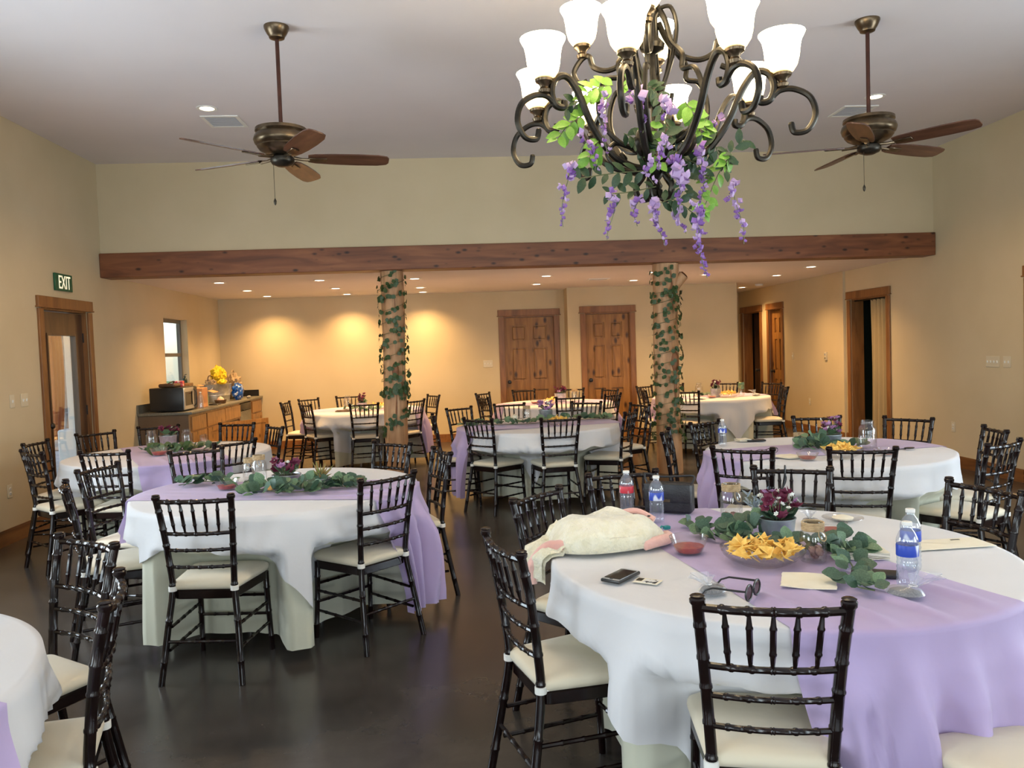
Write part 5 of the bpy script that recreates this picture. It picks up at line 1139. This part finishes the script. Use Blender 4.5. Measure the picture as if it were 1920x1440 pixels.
t = thing('countertop', 'olive-grey laminate worktop with backsplash along the alcove side wall', 'countertop', (XL+.003, CY0, ZCT)); dx = CX1+.015-XL
MB().rbox((dx/2, 1.77, .018), (dx, 3.54, .036), .008, 2).build('worktop', 'counter', t); MB().span(0, .02, 0, 3.54, .036, .14).build('backsplash', 'counter', t, smooth=False); MB().span(.02, dx-.06, 3.52, 3.54, .036, .14).build('end_splash', 'black', t, smooth=False)
ZK = ZCT+.0375
def onc(px, py, x=None): # item on the worktop from its foot pixel
    return at(px, py, z=ZK)
t = thing('microwave', 'black microwave oven at the near end of the counter', 'microwave', (-3.64, 10.33, ZK), 0)
MB().rbox((0, 0, .155), (.40, .52, .29), .008, 2).build('body', 'black', t)
MB().rbox((.208, -.06, .155), (.016, .37, .27), .005, 1).build('door', 'silver', t); MB().box((.217, -.07, .155), (.004, .26, .17)).build('door_window', 'screen', t, smooth=False); MB().box((.209, .19, .155), (.012, .11, .27)).build('control_panel', 'black', t, smooth=False)
MB().tube(spline([(.21, .115, .04), (.245, .115, .08), (.25, .115, .155), (.245, .115, .23), (.21, .115, .27)], 4), .007, 7).build('handle', 'black', t)
for s in (-1, 1): MB().box((.1*s, .2*s, .005), (.03, .03, .010)).build('foot', 'black', t, smooth=False)
t = thing('folded_bag', 'dark brown folded bag lying on the microwave', 'bag', (-3.64, 10.22, ZK+.302)); MB().rbox((0, 0, .025), (.2, .24, .048), .02, 3).build('body', 'doordark', t); MB().tube(spline([(0, -.09, .04), (.04, -.04, .07), (.04, .05, .07), (0, .1, .04)], 4), .008, 6).build('strap', 'black', t)
t = thing('snack_box', 'small red and white carton on top of the microwave', 'carton', (-3.62, 10.48, ZK+.302), .2); MB().rbox((0, 0, .035), (.12, .14, .068), .003, 1).build('body', 'redlabel', t); MB().box((0, 0, .0705), (.11, .05, .002)).build('tab', 'plastic', t, smooth=False)
def crate(px, name, label, y, x, d, m, m2):
    t = thing(name, label, 'box', (x, y, ZK), .1); MB().rbox((0, 0, d[2]/2), d, .004, 1).build('body', m, t, smooth=False)
    for s in (-1, 1): MB().box((s*d[0]*.56, 0, d[2]+.018), (d[0]*.3, d[1], .004), Matrix.Rotation(s*.35, 4, 'Y')).build('flap', m2, t, smooth=False)
crate(0, 'cardboard_box', 'open orange-brown cardboard box beside the microwave', 10.84, -3.55, (.28, .32, .26), 'box', 'box')
crate(0, 'drink_carton', 'dark printed drink carton behind the cardboard box', 11.20, -3.80, (.20, .22, .32), 'boxdark', 'box')
def bott(name, x, y, label, m, h_, r_, pump=False, z=None):
    t = thing(name, label, 'bottle', (x, y, ZK if z is None else z)); MB().lathe([(0, 0), (r_, 0), (r_, h_*.62), (r_*.8, h_*.70), (r_*.35, h_*.78), (r_*.35, h_*.84)], 18).build('body', m, t); MB().lathe([(r_*.42, h_*.835), (r_*.42, h_*.90), (0, h_*.905)], 14).build('cap', 'black' if pump else 'plastic', t)
    if pump: MB().tube([(0, 0, h_*.9), (0, 0, h_*.98), (.03, 0, h_)], .005, 6).build('pump', 'black', t)
bott('water_jug', -3.40, 10.62, 'clear water bottle at the front of the counter by the microwave', 'bottle', .24, .036)
bott('soap_bottle', XL-.03, 11.86, 'dark pump soap bottle on the sill of the alcove window', 'darkgreen', .21, .033, True, 1.127)
bott('oil_bottle', -3.56, 11.35, 'pale green squeeze bottle in front of the galvanized tub', 'eucl', .23, .035)
bott('sauce_bottle', -3.80, 11.46, 'slim dark bottle behind the squeeze bottle', 'darkgreen', .27, .025)
t = thing('candle_dish', 'dark dish with a pale pink candle near the counter front', 'candle', (-3.44, 11.62, ZK)); MB().lathe([(0, .002), (.07, .002), (.085, .05), (.08, .052), (.066, .01), (0, .01)], 22).build('dish', 'doordark', t); MB().lathe([(.05, .011), (.05, .06), (.03, .085), (.006, .1), (0, .1)], 16).build('candle', 'candle', t)
t = thing('serving_platter', 'black flat platter under the squeeze bottles', 'tray', (-3.42, 11.30, ZK)); MB().rbox((0, 0, .008), (.12, .2, .014), .004, 1).build('base', 'black', t); MB().tube([(-.05, -.09, .016), (.05, -.09, .016), (.05, .09, .016), (-.05, .09, .016)], .004, 5, True).build('rim', 'black', t)
t = thing('galvanized_tub', 'oval galvanized metal tub filled with bags on the counter', 'tub', (-3.66, 12.15, ZK)); TS = Matrix.Scale(1.35, 4, (0, 1, 0))
MB().lathe([(0, .002), (.185, .002), (.195, .09), (.20, .095), (.20, .105), (.197, .11), (.215, .25), (.22, .255), (.222, .265), (.21, .265), (.19, .11), (.178, .012), (0, .012)], 32, TS).build('body', 'galv', t)
for s in (-1, 1): MB().tube(spline([(.05, s*.295, .22), (.04, s*.335, .20), (-.04, s*.335, .20), (-.05, s*.295, .22)], 4), .006, 6).build('handle', 'galv', t)
def lump(name, label, cat, loc, s, m, seed, part='wrap', sub=None):
    t = thing(name, label, cat, loc)
    def fn(i, j):
        a = 2*pi*i/40; u = pi*j/21-pi/2; d = Vector((cos(u)*cos(a), cos(u)*sin(a), sin(u))); k = 1+.34*mnoise.noise(d*1.9+Vector((seed, 0, 0)))+.5*abs(mnoise.noise(d*3.6+Vector((0, seed, 0))))-.35*abs(mnoise.noise(d*7+Vector((0, 0, seed))))
        return (d.x*s[0]*k, d.y*s[1]*k, max(0, s[2]+d.z*s[2]*k))
    MB().grid(fn, 40, 22, True).build(part, m, t, ang=35)
    if sub: MB().tube(spline([(s[0]*x, s[1]*y, s[2]*z) for x, y, z in sub[1]], 4), sub[2], 6).build(sub[0], sub[3], t)
    return t
lump('tissue_bundle', 'crumpled bright yellow tissue bundle topping the galvanized tub', 'tissue', (-3.64, 12.25, ZK+.27), (.11, .12, .12), 'yellow', 1.3, sub=('tie', [(0, 0, .2), (.6, -.4, .5), (.9, -.9, .3)], .012, 'yellow'))
lump('yellow_cloth', 'yellow cloth hanging over the near rim of the galvanized tub', 'cloth', (-3.50, 11.95, ZK+.262), (.05, .10, .035), 'yellow', 4.1, sub=('fold', [(.2, -.8, .9), (.5, .0, 1.4), (.2, .8, .9)], .010, 'yellow'))
lump('gift_bag', 'brown twisted-handle paper bag stuffed in the galvanized tub', 'bag', (-3.68, 11.98, ZK+.15), (.09, .07, .09), 'bag', 2.2, 'sack', ('handle', [(-.3, -.6, 1.6), (-.2, -.3, 2.6), (.2, .3, 2.6), (.3, .6, 1.6)], .007, 'doordark'))
lump('grocery_bag', 'crumpled brown paper grocery bag between the tub and the alcove wall', 'bag', (-3.62, 12.88, ZK), (.14, .20, .19), 'bag', 5.5, 'sack', ('handle', [(.1, -.5, 1.7), (.1, -.2, 2.3), (.1, .3, 2.3), (.1, .6, 1.7)], .008, 'bag'))
lump('snack_packet', 'blue and white snack packet at the counter front by the paper bag', 'packet', (-3.43, 12.50, ZK), (.07, .15, .12), 'bluebag', 7.7, 'foil', ('seal', [(0, -.5, 1.9), (0, 0, 2.15), (0, .5, 1.9)], .009, 'bluebag'))
lump('foil_roll', 'small scrap of shiny foil at the counter edge', 'foil', (-3.36, 12.84, ZK), (.03, .05, .02), 'steel', 3.3, 'sheet', ('twist', [(0, .6, 1), (.3, 1.2, 1.2), (.4, 1.6, .8)], .006, 'steel'))
# ------------------------------------------------------------------ wall fittings
def plate(loc, rz, w_, h_, n, label, outlet=False, cat=None, m='ivoryplastic', tm='plastic'):
    t = thing('wall_outlet' if outlet else 'switch_plate', label, cat or ('outlet' if outlet else 'light switch'), loc, rz)
    MB().rbox((0, -.0035, 0), (w_, .005, h_), .002, 1).build('plate', m, t)
    for k in range(n):
        x = (k-(n-1)/2)*w_/(n+.15)
        if outlet:
            for z in (-.02, .02):
                q = MB().rbox((x, -.007, z), (.03, .004, .026), .002, 1).build('socket', tm, t)
                for s in (-1, 1): MB().box((x+s*.006, -.0095, z), (.003, .002, .009)).build('slot', 'black', q, smooth=False)
        else: MB().box((x, -.009, .0), (.010, .012, .024), Matrix.Rotation(.2, 4, 'X')).build('toggle', tm, t, smooth=False)
LW = pi/2; RW = -pi/2
plate((XL, 7.31, 1.235), LW, .075, .118, 1, 'single ivory light switch farthest from the exit door casing')
plate((XL, 7.51, 1.235), LW, .118, .118, 2, 'double ivory light switch right beside the exit door casing')
plate((XL, 7.19, .454), LW, .072, .118, 1, 'ivory power outlet low on the exit-door wall', True)
plate((XR, 8.20, 1.235), RW, .215, .118, 4, 'wide four-gang ivory switch plate on the bright side wall')
plate((XR, 7.975, 1.235), RW, .118, .118, 2, 'smaller switch plate beside the four-gang plate')
plate((XR, 8.895, .464), RW, .072, .118, 1, 'pale outlet low on the side wall past the curtained doorway', True)
plate((XR-.04, 13.25, 1.264), RW, .072, .118, 1, 'single switch between the hall door and the thermostat')
plate((XR-.04, 12.62, .52), RW, .072, .118, 1, 'outlet low on the hall wall before the curtained doorway', True)
plate((.477, YK, 1.308), 0, .16, .118, 3, 'three-gang ivory switch plate beside the closed panel door')
plate((.36, YK, .46), 0, .072, .118, 1, 'outlet low on the alcove wall near the panel door', True)
t = thing('thermostat', 'small ivory wall thermostat near the curtained doorway', 'thermostat', (XR-.04, 12.01, 1.27), RW); MB().rbox((0, -.012, 0), (.075, .022, .125), .004, 2).build('case', 'ivoryplastic', t); MB().box((0, -.024, .025), (.045, .002, .03)).build('display', 'ventdk', t, smooth=False); MB().box((0, -.0245, -.03), (.03, .003, .012)).build('button', 'black', t, smooth=False)
# exit sign on the left wall
t = thing('exit_sign', 'green exit sign with tall pale letters above the glazed door', 'sign', (XL+.003, 8.335, 2.283), LW)
MB().rbox((0, -.010, .086), (.35, .018, .172), .003, 1).build('panel', 'exitgreen', t)
cu = bpy.data.curves.new('exit_text', 'FONT'); cu.body = 'EXIT'; cu.align_x = 'CENTER'; cu.size = .155; cu.extrude = .0012; cu.space_character = 1.0
to = bpy.data.objects.new('exit_text', cu); COL.objects.link(to); bpy.context.view_layer.update()
me = bpy.data.meshes.new_from_object(to.evaluated_get(bpy.context.evaluated_depsgraph_get())); bpy.data.objects.remove(to); me.materials.clear(); me.materials.append(M['exitglow'])
xs = [v.co.x for v in me.vertices]; ys = [v.co.y for v in me.vertices]; kx = .235/(max(xs)-min(xs)); ky = .13/(max(ys)-min(ys))
o = obj('lettering', me, t, (.012-kx*(max(xs)+min(xs))/2, -.0208, .022-ky*min(ys)), (pi/2, 0, 0)); o.scale = (kx, ky, 1)
# curtain in the doorway
t = thing('doorway_curtain', 'beige pleated curtain half drawn across the doorway in the side wall', 'curtain', (XR+.055, 10.31, 0))
def cf(i, j):
    u = i/70; y_ = .50*u; return (.028*sin(u*2*pi*4.5+.4)+.010*sin(u*31+j*.3), y_, 2.06-j/14*2.03)
cb_ = MB().grid(cf, 71, 15); cb_.build('panel', 'curtain', t, ang=180, fix=False)
MB().tube([(0, -.008, 2.073), (0, .972, 2.073)], .010, 8).build('rod', 'bronze', t)
for k in range(5): MB().tube([(.018*cos(a), .03+.11*k, 2.066+.018*sin(a)) for a in [2*pi*q/12 for q in range(12)]], .003, 5, True).build('ring', 'black', t)
# ------------------------------------------------------------------ outside, seen through the exit door and alcove window
struct(MB().span(-40, XL-TW, -20, 40, -.16, -.04).build('ground', 'patio', smooth=False))
o = MB().span(-40, -9.0, -20, 60, -.04, .02).build('lawn', 'grass', smooth=False); struct(o)
struct(MB().span(-6.6, XL-TW, -2, 15, 2.75, 2.83).build('ceiling_porch', 'stone', smooth=False))
def pier(x, y, label, m, w_=.22, mb_='stone'):
    t = thing('porch_post', label, 'post', (x, y, -.04)); MB().rbox((0, 0, 1.39), (w_, w_, 2.78), .01, 1).build('shaft', m, t); MB().rbox((0, 0, .35), (w_*1.7, w_*1.7, .70), .02, 1).build('plinth', mb_, t)
pier(-5.2, 11.32, 'white square porch post outside the exit door', 'whitepaint', .30, 'whitepaint')
pier(-7.4, 15.2, 'stone-based porch post farther outside the exit door', 'stone', .2)
t = thing('porch_drape', 'rust-coloured drape tied on the porch outside the exit door', 'drape', (-6.2, 12.42, 0))
MB().grid(lambda i, j: (.05*sin(i*.9), .012*i+.16*sin(j*.22)*(.3+.02*i), 2.5-j*.14), 26, 16).build('panel', 'drape', t, ang=180, fix=False); MB().tube([(0, -.1, 2.52), (0, .5, 2.52)], .02, 8).tube([(0, 0, 2.52), (0, 0, 2.748)], .015, 6).build('rod', 'bronze', t)
def bush(x, y, s, h_, label, seed):
    lump('garden_bush', label, 'bush', (x, y, .02), (s, s, h_), 'hedge', seed, 'foliage', ('trunk', [(0, 0, 0), (.05, 0, .3), (0, 0, .6)], .08, 'stone'))
bush(-12, 22, 2.4, 2.2, 'large sunlit bush beyond the porch lawn', 1.); bush(-17, 27, 3., 2.6, 'tall green bush at the far edge of the lawn', 2.); bush(-13, 16.5, 1.3, 1.2, 'low bush by the porch edge', 3.)
